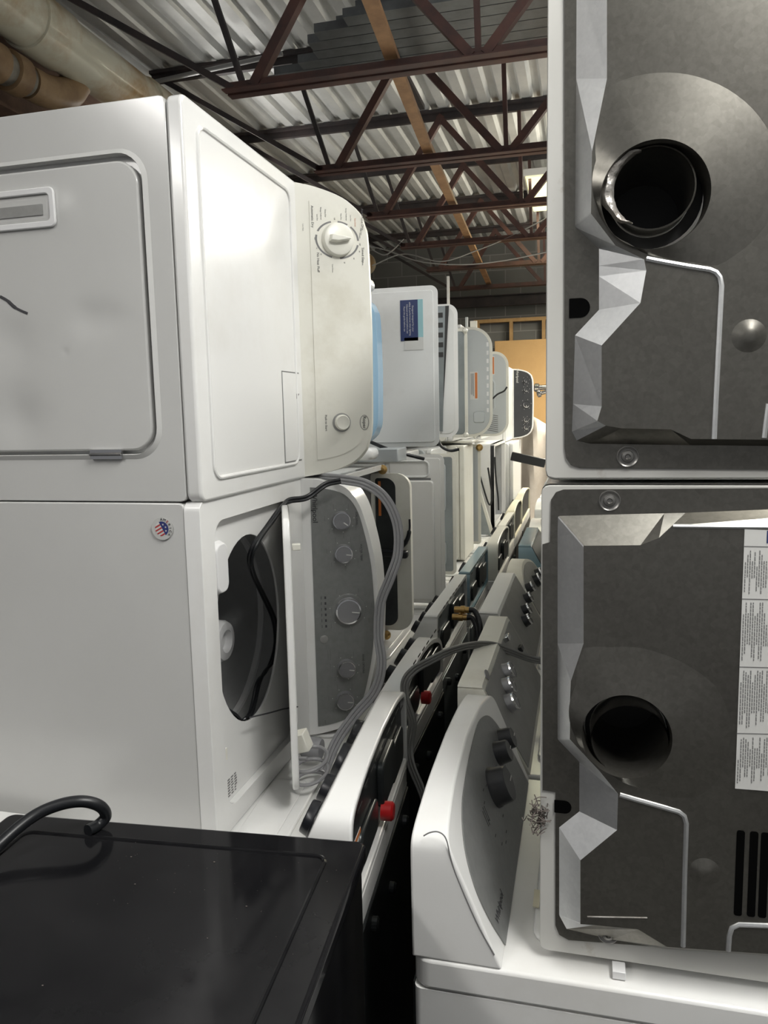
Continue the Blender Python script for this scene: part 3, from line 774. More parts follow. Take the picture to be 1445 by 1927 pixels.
def rear_detail(t, con, fc, hw, hd, h, red=True, seed=1):
    rnd = random.Random(seed)
    b = nb()
    for x0, x1, z0, z1, dd in ((-hw+.05, -hw+.20, .03, .12, .012), (-.12, .03, .05, .15, .016), (.06, .22, .03, .10, .010)):
        L0 = rrect(x0, x1, h+z0, h+z1, .02, 4); prism(b, [(x, hd-.013, z) for x, z in L0], [(x*.98, hd-.013+dd, z) for x, z in L0])
    obj('stamped_boss', b, 'dark_metal', con, bevel=.004)
    b = nb(); n = 9
    for k in range(n):
        x = -hw+.07+k*(2*hw-.16)/(n-1); box(b, x, x+.035, hd+.0002, hd+.0010, h+.186 if abs(x) < .2 else h+.17, h+.191 if abs(x) < .2 else h+.175)
    obj('rear_slots', b, 'tub_dark', con)
    for k in range(3):
        x = -.2+k*.19; b = nb(); lathe(b, (x, hd+.004, h-.10-.05*(k % 2)), (0, 1, 0), [(.014, 0), (.014, .01), (.01, .014)], 14); obj('plug', b, 'dark_metal', t)
    if red:
        b = nb(); lathe(b, (.02, hd-.004, h+.045), (0, 1, 0), [(.020, 0), (.020, .022), (.016, .026)], 18); obj('valve_cap', b, 'red', con, smooth=True, label='red plastic cap')
def labelA(t, con, fc, hw, hd, h):
    rear_detail(t, con, fc, hw, hd, h)
    b = nb(); box(b, .20, .30, hd-.0105, hd-.010, h+.035, h+.11); l_ = obj('rating_label', b, 'label_white', con)
    b = nb(); box(b, .20, .30, hd-.0098, hd-.0094, h+.10, h+.108); obj('orange_stripe', b, 'orange', l_)
    b = nb()
    for k in range(9):
        box(b, .205, .205+.06+.03*random.random(), hd-.0098, hd-.0094, h+.042+k*.006, h+.0445+k*.006)
    obj('printed_lines', b, 'ink_gray', l_)
LK = lambda vs: [(u_, .115, r_, dict(BK, ht=.023)) for u_, r_ in vs]
HL = .903
row_washer('nearest washer of the left standing row, its console end just behind the black dryer', 'L', 1.155, 1.795, HL, -.398, 'cap', 'enamel', 'gray_panel',
           LK([(.20, .034), (.085, .030), (-.045, .040), (-.19, .034)]), extra=labelA, back='dark_metal', turn=4.0)
row_washer('second washer of the left standing row, rounded console end, red cap on its back', 'L', 1.825, 2.49, HL, -.445, 'bow', 'enamel', 'gray_panel',
           LK([(.2, .03), (.06, .03), (-.1, .03), (-.22, .03)]), extra=lambda *a: rear_detail(*a, seed=2))
row_washer('third washer of the left standing row, square console with brass hose ends at its back', 'L', 2.50, 3.22, HL, -.470, 'trap', 'enamel_gray', 'gray_panel',
           LK([(.25, .022), (.12, .022), (-.0, .03), (-.14, .022)]), extra=lambda *a: rear_detail(*a, red=False, seed=3), back='gray_metal')
row_washer('fourth washer of the left standing row, console top covered in pale blue film', 'L', 3.23, 3.92, HL, -.462, 'trap', 'film_blue_pale', 'gray_panel',
           LK([(.2, .022), (-.1, .03)]), extra=lambda *a: rear_detail(*a, red=False, seed=4), back='gray_metal')
row_washer('fifth washer of the left standing row, tall off-white rounded console end', 'L', 3.94, 4.60, HL, -.415, 'cap', 'cream', 'gray_panel',
           LK([(.2, .03), (.0, .03)]), extra=lambda *a: rear_detail(*a, red=False, seed=5))
row_washer('sixth washer of the left standing row, worn cream console', 'L', 4.62, 5.28, HL, -.44, 'trap', 'cream', 'gray_panel', LK([(.1, .03)]), extra=lambda *a: rear_detail(*a, red=False, seed=6))
row_washer('seventh washer of the left standing row, cream console with crumpled top', 'L', 5.30, 5.96, HL, -.44, 'cap', 'cream_dark', 'gray_panel', LK([(.1, .03)]))
row_washer('eighth and last visible washer of the left standing row, small cream console far off', 'L', 5.98, 6.9, HL+.005, -.44, 'cap', 'cream_dark', 'gray_panel', LK([(.1, .03)]))

HR = .893
def r1x(t, con, fc, hw, hd, h, M):
    # seam of the end cap
    q = [(797, 1573), (808, 1567), (822, 1565), (834, 1571), (841, 1584), (848, 1615), (861, 1653), (897, 1736), (930, 1797)]
    q = [Vector((-hw-.0004, 1, 1)) if 0 else M.inverted() @ at(px, py, 'y', 1.133) for px, py in q]
    b = nb(); tube(b, spline(q, 5), .0011, 6); obj('cap_seam', b, 'ink_gray', con)
    hp = [(1.188, .003), (1.168, .06), (1.166, .115), (1.195, .164), (1.258, .197), (1.346, .213), (1.515, .226), (1.612, .221), (1.690, .190), (1.740, .11), (1.765, .004)]
    q = [(p.x, p.y) for p in spline([Vector((a-1.465, c, 0)) for a, c in hp], 5)]
    b = nb(); prism(b, [fc.p(a, c, .0005) for a, c in q], [fc.p(a, c, .0024) for a, c in q]); obj('control_panel', b, 'silver_panel', con)
    text('Whirlpool', .02, 'ink', con, fc.mtx(-hw+.10, .04, .0030), name='brand_lettering')
    marks(con, fc, around(-.045, .105, .052, 10, 30, 330, .010, .0014)+around(.13, .12, .036, 6, 90, 400, .008, .0013)+[(-.10, .13, .035, .0016, 1.5), (-.11, .13, .03, .0014, 1.5), (-.09, .13, .03, .0014, 1.5)], 'ink')
OUT['trap2'] = [(1, 0), (1, .05), (.998, .19), (.985, .207), (.95, .215), (.5, .215), (0, .215)]
OUT['r1'] = [(1, 0), (1, .10), (1, .175), (.985, .200), (.93, .212), (.8, .222), (.5, .236), (0, .244)]
row_washer('nearest washer of the right standing row, white with silver bow-shaped console panel and black knobs', 'R', 1.13, 1.80, HR, -.262, 'r1', 'enamel', None,
           [(.018, .128, .038, dict(BK, ht=.036)), (.145, .142, .025, dict(BK, ht=.03)), (.225, .138, .025, dict(BK, ht=.03))], extra=r1x, d=(.147, .045))
def hk(m='chrome'): return dict(ht=.024, m='knob_gray', ring=m)
def ovalbadge(u, v):
    def f(t, con, fc, hw, hd, h, M):
        u, v = on_face(M, fc, 915, 1270)
        for px, py in ((955, 1325), (950, 1294), (950, 1266)): knob(con, fc, *on_face(M, fc, px, py), .024, ht=.024, m='knob_gray', ring='chrome')
        b = nb(); L0 = [(u+.020*math.cos(2*PI*k/24), v+.011*math.sin(2*PI*k/24)) for k in range(24)]
        prism(b, [fc.p(a, c, .001) for a, c in L0], [fc.p(a, c, .003) for a, c in L0]); obj('oval_badge', b, 'knob_gray', con)
        # small rocker switches at the far end
        for k in range(2):
            q = fc.mtx(*on_face(M, fc, *((948, 1203), (976, 1222))[k]), .002); bb = nb(); box(bb, -.020, .020, -.008, .008, 0, .018-.006*k); bmesh.ops.transform(bb, matrix=q, verts=bb.verts[:])
            obj('rocker_switch', bb, 'chrome' if k == 0 else 'black_plastic', con, bevel=.002)
    return f
row_washer('second washer of the right standing row, cream console, three chrome-ringed knobs', 'R', 1.815, 2.50, HR, -.292, 'trap2', 'cream', 'gray_panel',
           [], extra=ovalbadge(-.27, .12), d=(.178, .060), pin=(.012, .012, .012))
row_washer('third washer of the right standing row, shiny grey console with four edge-on chrome knobs', 'R', 2.515, 3.19, HR+.002, -.330, 'trap2', 'enamel_gray', 'gray_panel',
           [], extra=lambda t, con, fc, hw, hd, h, M: [knob(con, fc, *on_face(M, fc, px, py), .022, ht=.028, m='black_plastic', ring='chrome') for px, py in ((985, 1170), (984, 1150), (988, 1128), (992, 1108))], d=(.185, .062), pin=(.012, .012, .012))
row_washer('fourth washer of the right standing row, rounded grey console with a broken dark knob', 'R', 3.20, 3.87, HR+.01, -.318, 'bow', 'cream', 'gray_panel',
           [(.02, .09, .030, dict(ht=.030, m='black_plastic', ring='chrome')), (.16, .09, .028, dict(ht=.030, m='black_plastic', ring='chrome'))], d=(.165, .060), pin=(.02, .02, .015))
row_washer('fifth washer of the right standing row, pale blue film on its console', 'R', 3.88, 4.54, HR+.02, -.305, 'trap', 'film_blue_pale', 'dark_panel',
           [(-.1+.1*k, .09, .026, dict(ht=.030, m='black_plastic', ring=None)) for k in range(3)], d=(.165, .060), pin=(.012, .012, .012))
row_washer('sixth washer of the right standing row, white console end with a dark round panel', 'R', 4.56, 5.22, HR+.02, -.305, 'bow', 'enamel', 'dark_panel', [], d=(.165, .060), pin=(.02, .02, .015))
row_washer('seventh washer of the right standing row, plain grey rounded console', 'R', 5.24, 5.92, HR+.03, -.305, 'cap', 'enamel_gray', None, [], d=(.165, .060))
row_washer('eighth washer of the right standing row, grey console half lost in shadow', 'R', 5.94, 6.62, HR+.04, -.305, 'trap', 'enamel_gray', None, [], d=(.165, .060))

# ------------------------------------------------------------------ machines lying on their sides further back
def side_machine(kind, label, y0, y1, xt, z0, z1, body='enamel', front='enamel', ln=.9, open_top=False, inner=None, cat=None):
    hw = (z1-z0)/2-.002; hd = (y1-y0)/2
    t = thing(kind, label, cat or kind.replace('_', ' '), mtx=Matrix.Translation((xt-ln, (y0+y1)/2, (z0+z1)/2)) @ SIDE)
    if open_top:
        b = nb(); rec = rrect(-hw+.02, hw-.02, -hd+.03, hd-.02, .02, 4)
        rounded_body(t, hw, hd, 0, ln-.002, body, open_top=True)
        ring_plate(b, rrect(-hw, hw, -hd, hd, .012, 3), rec, lambda x, y: (x, y, ln), lambda x, y: (x, y, ln-.03)); obj('top_rim', b, body, t, bevel=.002, ang=60)
        b = nb(); prism(b, [(x, y, ln-.031) for x, y in rec], [(x*.97, y*.97, ln-.5) for x, y in rec], cap=False)
        b.faces.new([b.verts.new((x*.97, y*.97, ln-.5)) for x, y in rec]); obj('cavity', b, inner or 'tub', t, recalc=False)
    else:
        rounded_body(t, hw, hd-.004, 0, ln-.03, body)
        b = nb(); L0 = rrect(-hw, hw, .004, ln-.032, .03, 4); prism(b, [(x, -hd+.003, z) for x, z in L0], [(x, -hd-.010, z) for x, z in L0]); obj('front_panel', b, front, t, bevel=.005, seg=3)
        top_slab(t, hw, hd, ln, .029, body, r=.02, over=0)
    return t, hw, hd, ln
def side_lid(t, hw, y, x1, ln, xt, face='gray_lid', rim='cream', r=.12, th=.022, w=None, label=None, rimw=None):
    """lid standing open square to the top; y in machine depth, reaching out to world x1"""
    w = w or hw-.02; z1 = ln+(x1-xt); z0 = ln-.05
    L0 = rrect(-w, w, z0, z1, (r, r, .01, .01), 8)
    b = nb(); prism(b, [(x, y, z) for x, z in L0], [(x*.985, y+th, z-.004*(z > z0)) for x, z in L0])
    lid = obj('lid', b, rim, t, bevel=.005, seg=3, label=label)
    g = .018; gz = rimw or g; L1 = rrect(-w+g, w-g, z0+g, z1-gz, (r-g, r-g, .01, .01), 8)
    b = nb(); prism(b, [(x, y-.0005, z) for x, z in L1], [(x, y-.003, z) for x, z in L1]); obj('inner_liner', b, face, lid, bevel=.001)
    return lid, w, z0, z1
def warn_label(lid, y, xc, zc, ln_=.13, wd=.035):
    b = nb(); box(b, xc-ln_/2, xc+ln_/2, y-.0045, y-.0038, zc-wd/2, zc+wd/2); w = obj('warning_label', b, 'label_white', lid)
    b = nb(); box(b, xc-ln_/2+.006, xc+ln_/2-.006, y-.0052, y-.0047, zc+wd*.12, zc+wd*.42); obj('orange_stripe', b, 'orange', w)
    b = nb()
    for k in range(5): box(b, xc-ln_/2+.01, xc+ln_/2-.02-.02*random.random(), y-.0052, y-.0047, zc-wd*.4+k*wd*.09, zc-wd*.36+k*wd*.09)
    obj('printed_lines', b, 'ink_gray', w)

# upper tier ----------
t, hw, hd, ln = side_machine('washing_machine', 'washer on its side whose light blue console shows as a strip beside the big dryer', 2.07, 2.70, -.868, 1.615, 2.25)
console(t, hw-.04, hd, ln, 'dee', .13, .07, 'film_blue', panel='film_blue', pinset=(.012, .01, .004))
for sx in (-1, 1): obj('console_cap', bx(min(sx*(hw-.045), sx*hw), max(sx*(hw-.045), sx*hw), hd-.11, hd, ln, ln+.160), 'enamel', t, bevel=.02, seg=4)
t, hw, hd, ln = side_machine('washing_machine', 'grey-white washer on its side with a navy sticker on its plain front', 2.98, 3.56, -.82, 1.645, 2.262, 'enamel_gray', 'enamel_gray')
side_lid(t, hw, -hd-.03, -.533, ln, -.82, 'enamel_gray', 'enamel_gray', r=.03, w=.305)
fy = -hd-.0334
t2 = thing('sticker', 'navy and teal information sticker with pale writing on the grey-white washer front', 'sticker', mtx=Matrix.Translation((-.82-ln, (2.98+3.56)/2, (1.645+2.262)/2)) @ SIDE)
p0 = at(752, 565, 'y', 2.94); p1 = at(796, 640, 'y', 2.94); zc = (1.645+2.262)/2
xa, xb_ = -(p0.z-zc), -(p1.z-zc); za, zb = p0.x+.82+ln, p1.x+.82+ln
b = nb(); box(b, xa, xb_, fy-.0012, fy-.0004, za, zb-.02); obj('navy_field', b, 'label_navy', t2)
b = nb(); box(b, xa, xb_-.012, fy-.0012, fy-.0004, zb-.0199, zb); obj('teal_field', b, 'label_teal', t2)
b = nb(); box(b, xb_-.012, xb_+.035, fy-.0012, fy-.0005, za+.014, zb); obj('white_tail', b, 'label_white', t2)
for k, (s, w_) in enumerate([('Designed designed for your', 0), ('safety & performance when lighting', 0), ('Cleaned and tested before use', 0), ('Read the guide before use', 0)]):
    M = Matrix(((1, 0, 0, (xa+xb_)/2-.006), (0, 0, -1, fy-.0014), (0, 1, 0, za+.016+(3-k)*.011), (0, 0, 0, 1)))
    text(s, .0088, 'label_white', t2, M, ext=.0001)
t, hw, hd, ln = side_machine('washing_machine', 'washer on its side with dark slots and a gap, behind the navy sticker washer', 3.64, 4.22, -.80, 1.640, 2.30, 'enamel_gray', 'gray_lid')
xl = at(862, 700, 'y', 3.62); ld, w, z0, z1 = side_lid(t, hw, -hd-.02, xl.x, ln, -.80, 'enamel_gray', 'enamel', r=.05)
zs = at(829, 700, 'y', 3.62).x+.80+ln
b = nb(); bar(b, (-hw+.03, -hd-.028, zs+.01), (hw-.05, -hd-.028, zs-.01), .036, .01, (0, 1, 0)); obj('circuit_strip', b, 'gray_metal', ld)
b = nb(); prism(b, [(-hw+.03, -hd-.030, zs+.02), (-hw+.03, -hd-.030, zs+.045), (hw-.16, -hd-.030, zs+.012), (hw-.16, -hd-.030, zs+.006)], [(-hw+.03, -hd-.032, zs+.02), (-hw+.03, -hd-.032, zs+.045), (hw-.16, -hd-.032, zs+.012), (hw-.16, -hd-.032, zs+.006)]); obj('dark_gap', b, 'tub_dark', ld)
b = nb()
for k in range(5): box(b, -hw+.06+k*.045, -hw+.082+k*.045, -hd-.036, -hd-.034, zs-.008, zs+.016)
obj('dark_slots', b, 'tub_dark', ld)
for (y0, y1, xt, lidx, l, hh) in [(4.28, 4.80, -.70, -.545, 'washer on its side with a narrow cream-edged lid standing open, nearest of the open lids', 2.26)]:
    t, hw, hd, ln = side_machine('washing_machine', l, y0, y1, xt, 1.615, hh, 'enamel', 'cream')
    ld, w, z0, z1 = side_lid(t, hw, -hd+.02, at(880, 700, 'y', 4.30).x, ln, xt, 'gray_metal', 'cream', r=.04)
    for sx in (-1, 1):
        b = nb(); lathe(b, (sx*(w-.015), -hd+.015, z1-.01), (0, -1, 0), [(.014, 0), (.014, .02), (.008, .03)], 12); obj('lid_hinge', b, 'cream', ld)
t, hw, hd, ln = side_machine('washing_machine', 'washer on its side, round-cornered open lid with orange warning label at mid height', 4.83, 5.36, -.73, 1.60, 2.32, 'enamel', 'cream')
ld, w, z0, z1 = side_lid(t, hw, -hd, at(927, 740, 'y', 4.83).x, ln, -.73, 'gray_lid', 'cream', r=.13)
warn_label(ld, -hd, .02, z1-.115, .17, .05)
b = nb(); prism(b, [(x, -hd-.003, z) for x, z in rrect(.18, .25, z1-.12, z1-.05, .012)], [(x, -hd-.014, z) for x, z in rrect(.184, .246, z1-.116, z1-.054, .012)]); obj('striker_box', b, 'gray_lid', ld, bevel=.002)
b = nb()
for k in range(9): box(b, -.24+k*.05, -.215+k*.05, -hd-.007, -hd-.003, z1-.036, z1-.024)
obj('lid_bumpers', b, 'white_plastic', ld)
t, hw, hd, ln = side_machine('washing_machine', 'washer on its side, open lid with slanted vents and orange label at its top', 5.55, 6.15, -.70, 1.58, 2.22, 'enamel', 'cream')
ld, w, z0, z1 = side_lid(t, hw, -hd, at(957, 740, 'y', 5.55).x, ln, -.70, 'gray_lid', 'cream', r=.10)
warn_label(ld, -hd, -.20, z1-.12, .13, .045)
b = nb(); pth = rrect(-.10, .12, z1-.17, z1-.10, .03, 5); tube(b, [(x, -hd-.004, z) for x, z in pth]+[(pth[0][0], -hd-.004, pth[0][1])], .007, 8); obj('grip_ridge', b, 'gray_lid', ld, smooth=True)
b = nb(); prism(b, [(x, -hd-.003, z) for x, z in rrect(-.09, .11, z1-.16, z1-.11, .02)], [(x, -hd-.0045, z) for x, z in rrect(-.09, .11, z1-.16, z1-.11, .02)]); obj('grip_recess', b, 'gray_metal', ld)
b = nb()
for k in range(9): bar(b, (.14+k*.014, -hd-.0035, z1-.15), (.155+k*.014, -hd-.0035, z1-.075), .005, .002, (0, 1, 0))
obj('vent_slots', b, 'ink_gray', ld)
p = spline([at(x, y, 'y', 5.45) for x, y in [(925, 752), (936, 742), (948, 736), (954, 728)]])
solo('power_cord', tube(nb(), p, .006, 8), 'rubber_black', 'short black cord lying against the open lid with vents', 'cord', smooth=True)
t, hw, hd, ln = side_machine('clothes_dryer', 'far white dryer on its side with a black console of five ringed knobs', 6.45, 7.20, -.605, 1.525, 2.155, 'enamel', 'enamel')
con, fc = console(t, hw, hd, ln, 'dee', .13, .08, 'enamel', panel='dark_panel', pinset=(.012, .010, .008))
for px, py, r in [(992, 716, .020), (992, 733, .020), (991, 761, .028), (991, 790, .020), (990, 804, .020)]:
    p = at(px, py, 'y', 7.1); uu = -(p.z-1.84); knob(con, fc, uu, .115, r, .02, m='dark_panel', ring='chrome')
    marks(con, fc, around(uu, .115, r*1.6, 6, 100, 400, .008, .002), 'ink_light')
text('Whirlpool', .03, 'ink_light', con, fc.mtx(-.25, .04, .0028), name='brand_lettering')

# middle tier ----------
t, hw, hd, ln = side_machine('washing_machine', 'rust-stained washer without its top, dark inside, with a thick white lid and black latch lever', 2.06, 2.80, -.715, .925, 1.595, 'enamel_dirty', 'enamel', open_top=True)
ld, w, z0, z1 = side_lid(t, hw, hd-.03, at(776, 1000, 'y', 2.80).x, ln, -.715, 'dark_metal', 'cream', r=.055, th=.05, w=.30, rimw=.055)
b = nb(); box(b, -.27, -.14, hd-.0345, hd-.034, z0+.03, z0+.04); obj('orange_stripe', b, 'orange', ld)
b = nb(); bar(b, (.0, hd-.05, ln-.02), (.0, hd-.06, z1-.005), .030, .03, (0, 1, 0)); obj('latch_lever', b, 'black_plastic', ld, bevel=.010, seg=4)
b = nb(); tube(b, spline([(-.01, hd-.05, z1-.05), (-.05, hd-.055, z1-.012), (-.09, hd-.05, z1+.0), (-.13, hd-.045, z1+.0)]), [.010]*8+[.008]*8+[.004]*9, 8); obj('latch_spring', b, 'black_plastic', ld, smooth=True)
for sx in (-.315, .315):
    b = nb(); lathe(b, (sx, hd-.04, ln+.003), (0, -1, 0), [(.016, 0), (.018, .012), (.009, .016), (.009, .022)], 16); obj('hinge_bushing', b, 'brass', t)
xr = at(836, 900, 'y', 3.34).x
t, hw, hd, ln = side_machine('clothes_dryer', 'white dryer on its side with large door, behind the lid with black latch', 3.38, 3.84, -.80, .922, 1.60, 'enamel', 'enamel')
ld, w, z0, z1 = side_lid(t, hw, -hd-.04, xr, ln, -.80, 'enamel', 'enamel', r=.03, w=hw)
hd += .033; ln += xr+.80
b = nb(); L0 = rrect(-hw+.115, hw-.02, .2, ln-.045, .02, 5); prism(b, [(x, -hd-.009, z) for x, z in L0], [(x, -hd-.028, z) for x, z in L0]); dr_ = obj('door', b, 'enamel', ld, bevel=.006, seg=3)
b = nb(); L0 = rrect(-hw+.03, -hw+.10, .25, ln-.07, .02, 5); tube(b, [(x, -hd-.011, z) for x, z in L0]+[(L0[0][0], -hd-.011, L0[0][1])], .005, 8); obj('grip_ridge', b, 'enamel_gray', ld, smooth=True)
b = nb(); box(b, -hw+.105, -hw+.115, -hd-.0125, -hd-.009, .3, ln-.06); obj('grip_shadow_gap', b, 'ink_gray', ld)
t, hw, hd, ln = side_machine('washing_machine', 'washer on its side with blue-grey open lid bearing two ribbed grips', 3.86, 4.32, -.74, .925, 1.595, 'enamel_gray', 'gray_lid')
ld, w, z0, z1 = side_lid(t, hw, -hd, at(858, 950, 'y', 3.86).x, ln, -.74, 'gray_metal', 'cream', r=.03)
for x0, x1 in ((-.26, -.02), (.14, .26)):
    b = nb(); L0 = rrect(x0, x1, z1-.10, z1-.055, .02, 5); tube(b, [(x, -hd-.006, z) for x, z in L0]+[(L0[0][0], -hd-.006, L0[0][1])], .006, 8); obj('grip_ridge', b, 'gray_lid', ld, smooth=True)
t, hw, hd, ln = side_machine('washing_machine', 'washer on its side with narrow cream cabinet edge pierced by small holes', 4.36, 4.74, at(874, 950, 'y', 4.36).x, .922, 1.59, 'cream', 'cream')
b = nb()
for x in (-.27, -.03, .07): lathe(b, (x, -hd-.0105, ln-.06), (0, -1, 0), [(.007, 0), (.007, .0006)], 12)
obj('screw_holes', b, 'tub_dark', t)
xr = -.66
t, hw, hd, ln = side_machine('washing_machine', 'washer on its side with large plain grey open lid framed in cream', 4.80, 5.42, -.73, .925, 1.60, 'enamel_gray', 'gray_lid')
ld, w, z0, z1 = side_lid(t, hw, -hd, at(905, 950, 'y', 4.80).x, ln, -.73, 'gray_lid', 'cream', r=.02)
b = nb(); lathe(b, (-w+.02, -hd, z1-.006), (0, -1, 0), [(.02, 0), (.022, .012), (.01, .02)], 16); obj('lid_hinge', b, 'brass', ld)
t, hw, hd, ln = side_machine('washing_machine', 'far washer on its side with hollow dark top, beside the plain grey lid', 5.5, 6.3, -.60, .925, 1.55, 'enamel', 'enamel', open_top=True, inner='tub')
t, hw, hd, ln = side_machine('clothes_dryer', 'farthest white dryer on its side in the middle tier', 6.40, 7.25, -.545, .93, 1.52, 'enamel_gray', 'enamel_gray')
# leaning lid with glass in front of the far washer
t = thing('glass_lid', 'loose white washer lid with grey glass leaning at a slant before the far washer', 'washer lid', (-.50, 5.46, .94))
A = at(900, 905, 'y', 5.4)-Vector((-.50, 5.46, .94)); B = at(943, 1052, 'y', 5.4)-Vector((-.50, 5.46, .94)); d = (B-A).normalized(); s_ = Vector((-d.z, 0, d.x)); 
if s_.z > 0: s_ = -s_
b = nb(); q = [A, B, B+s_*-.0+Vector((-.16, 0, -.045)), A+Vector((-.16, 0, -.045))]
prism(b, q, [v+Vector((0, .018, 0)) for v in q]); obj('lid_frame', b, 'cream', t, bevel=.006)
c_ = sum(q, Vector())/4; q2 = [c_+(v-c_)*.72 for v in q]
b = nb(); prism(b, [v+Vector((0, -.002, 0)) for v in q2], [v+Vector((0, .0005, 0)) for v in q2]); obj('glass_pane', b, 'gray_metal', t)
for pts, l in [([(903, 895), (913, 930), (921, 950), (926, 935), (922, 905), (918, 880)], 'black cord looped over the slanting lid'),
               ([(931, 860), (933, 900), (937, 935), (938, 960)], 'thin black cord hanging straight down beside the slanting lid')]:
    p = spline([at(x, y, 'y', 5.36) for x, y in pts]); solo('power_cord', tube(nb(), p, .006, 8), 'rubber_black', l, 'cord', smooth=True)
solo('dark_rail', bar(nb(), at(962, 858, 'y', 6.3), at(1026, 872, 'y', 6.3), .05, .07), 'rubber_black', 'black rail sticking out across the aisle below the far dryer', 'rail', bevel=.006)
# draped plastic beyond
b = nb(); n1, n2 = 14, 10; g = []
for i in range(n1):
    f = i/(n1-1); row = []
    for k in range(n2):
        q = k/(n2-1); x = -.62+.34*q+.10*f*(q-.2); y = 7.9+.07*math.sin(q*9+f*3)+.05*math.cos(f*8+q*4); z = 1.68-1.66*f+.05*math.sin(q*5)*(1-f)
        row.append(b.verts.new((x, y, z)))
    g.append(row)
for i in range(n1-1):
    for k in range(n2-1): b.faces.new((g[i][k], g[i][k+1], g[i+1][k+1], g[i+1][k]))
o = solo('plastic_sheet', b, 'plastic_sheet', 'pinkish translucent plastic sheet hanging beyond the last dryer', 'plastic sheet', smooth=True, recalc=False)
o.modifiers.new('s', 'SOLIDIFY').thickness = .003
# bits on top of the middle tier
for k, (x0, x1, y0, y1, z0, z1, m_, l) in enumerate([
        (-.98, -.66, 2.78, 2.93, 1.600, 1.650, 'gray_lid', 'grey plastic tray lying on top of the middle tier under the navy sticker washer'),
        (-.95, -.62, 4.5, 4.78, 1.598, 1.612, 'cream', 'thin cream panel lying on the middle tier under the open lids')]):
    solo('loose_panel', bx(x0, x1, y0, y1, z0, z1), m_, l, 'loose panel', bevel=.004)
for k, pts in enumerate([[(-.78, 2.80, 1.68), (-.72, 2.90, 1.64), (-.66, 2.93, 1.62), (-.60, 2.97, 1.60)], [(-.66, 3.60, 1.66), (-.64, 3.59, 1.62), (-.60, 3.6, 1.60), (-.56, 3.61, 1.605)]]):
    solo('power_cord', tube(nb(), spline(pts), .007, 8), 'rubber_black', ['black cord crossing the gap below the navy sticker washer', 'black cord end under the washer with dark slots'][k], 'cord', smooth=True)

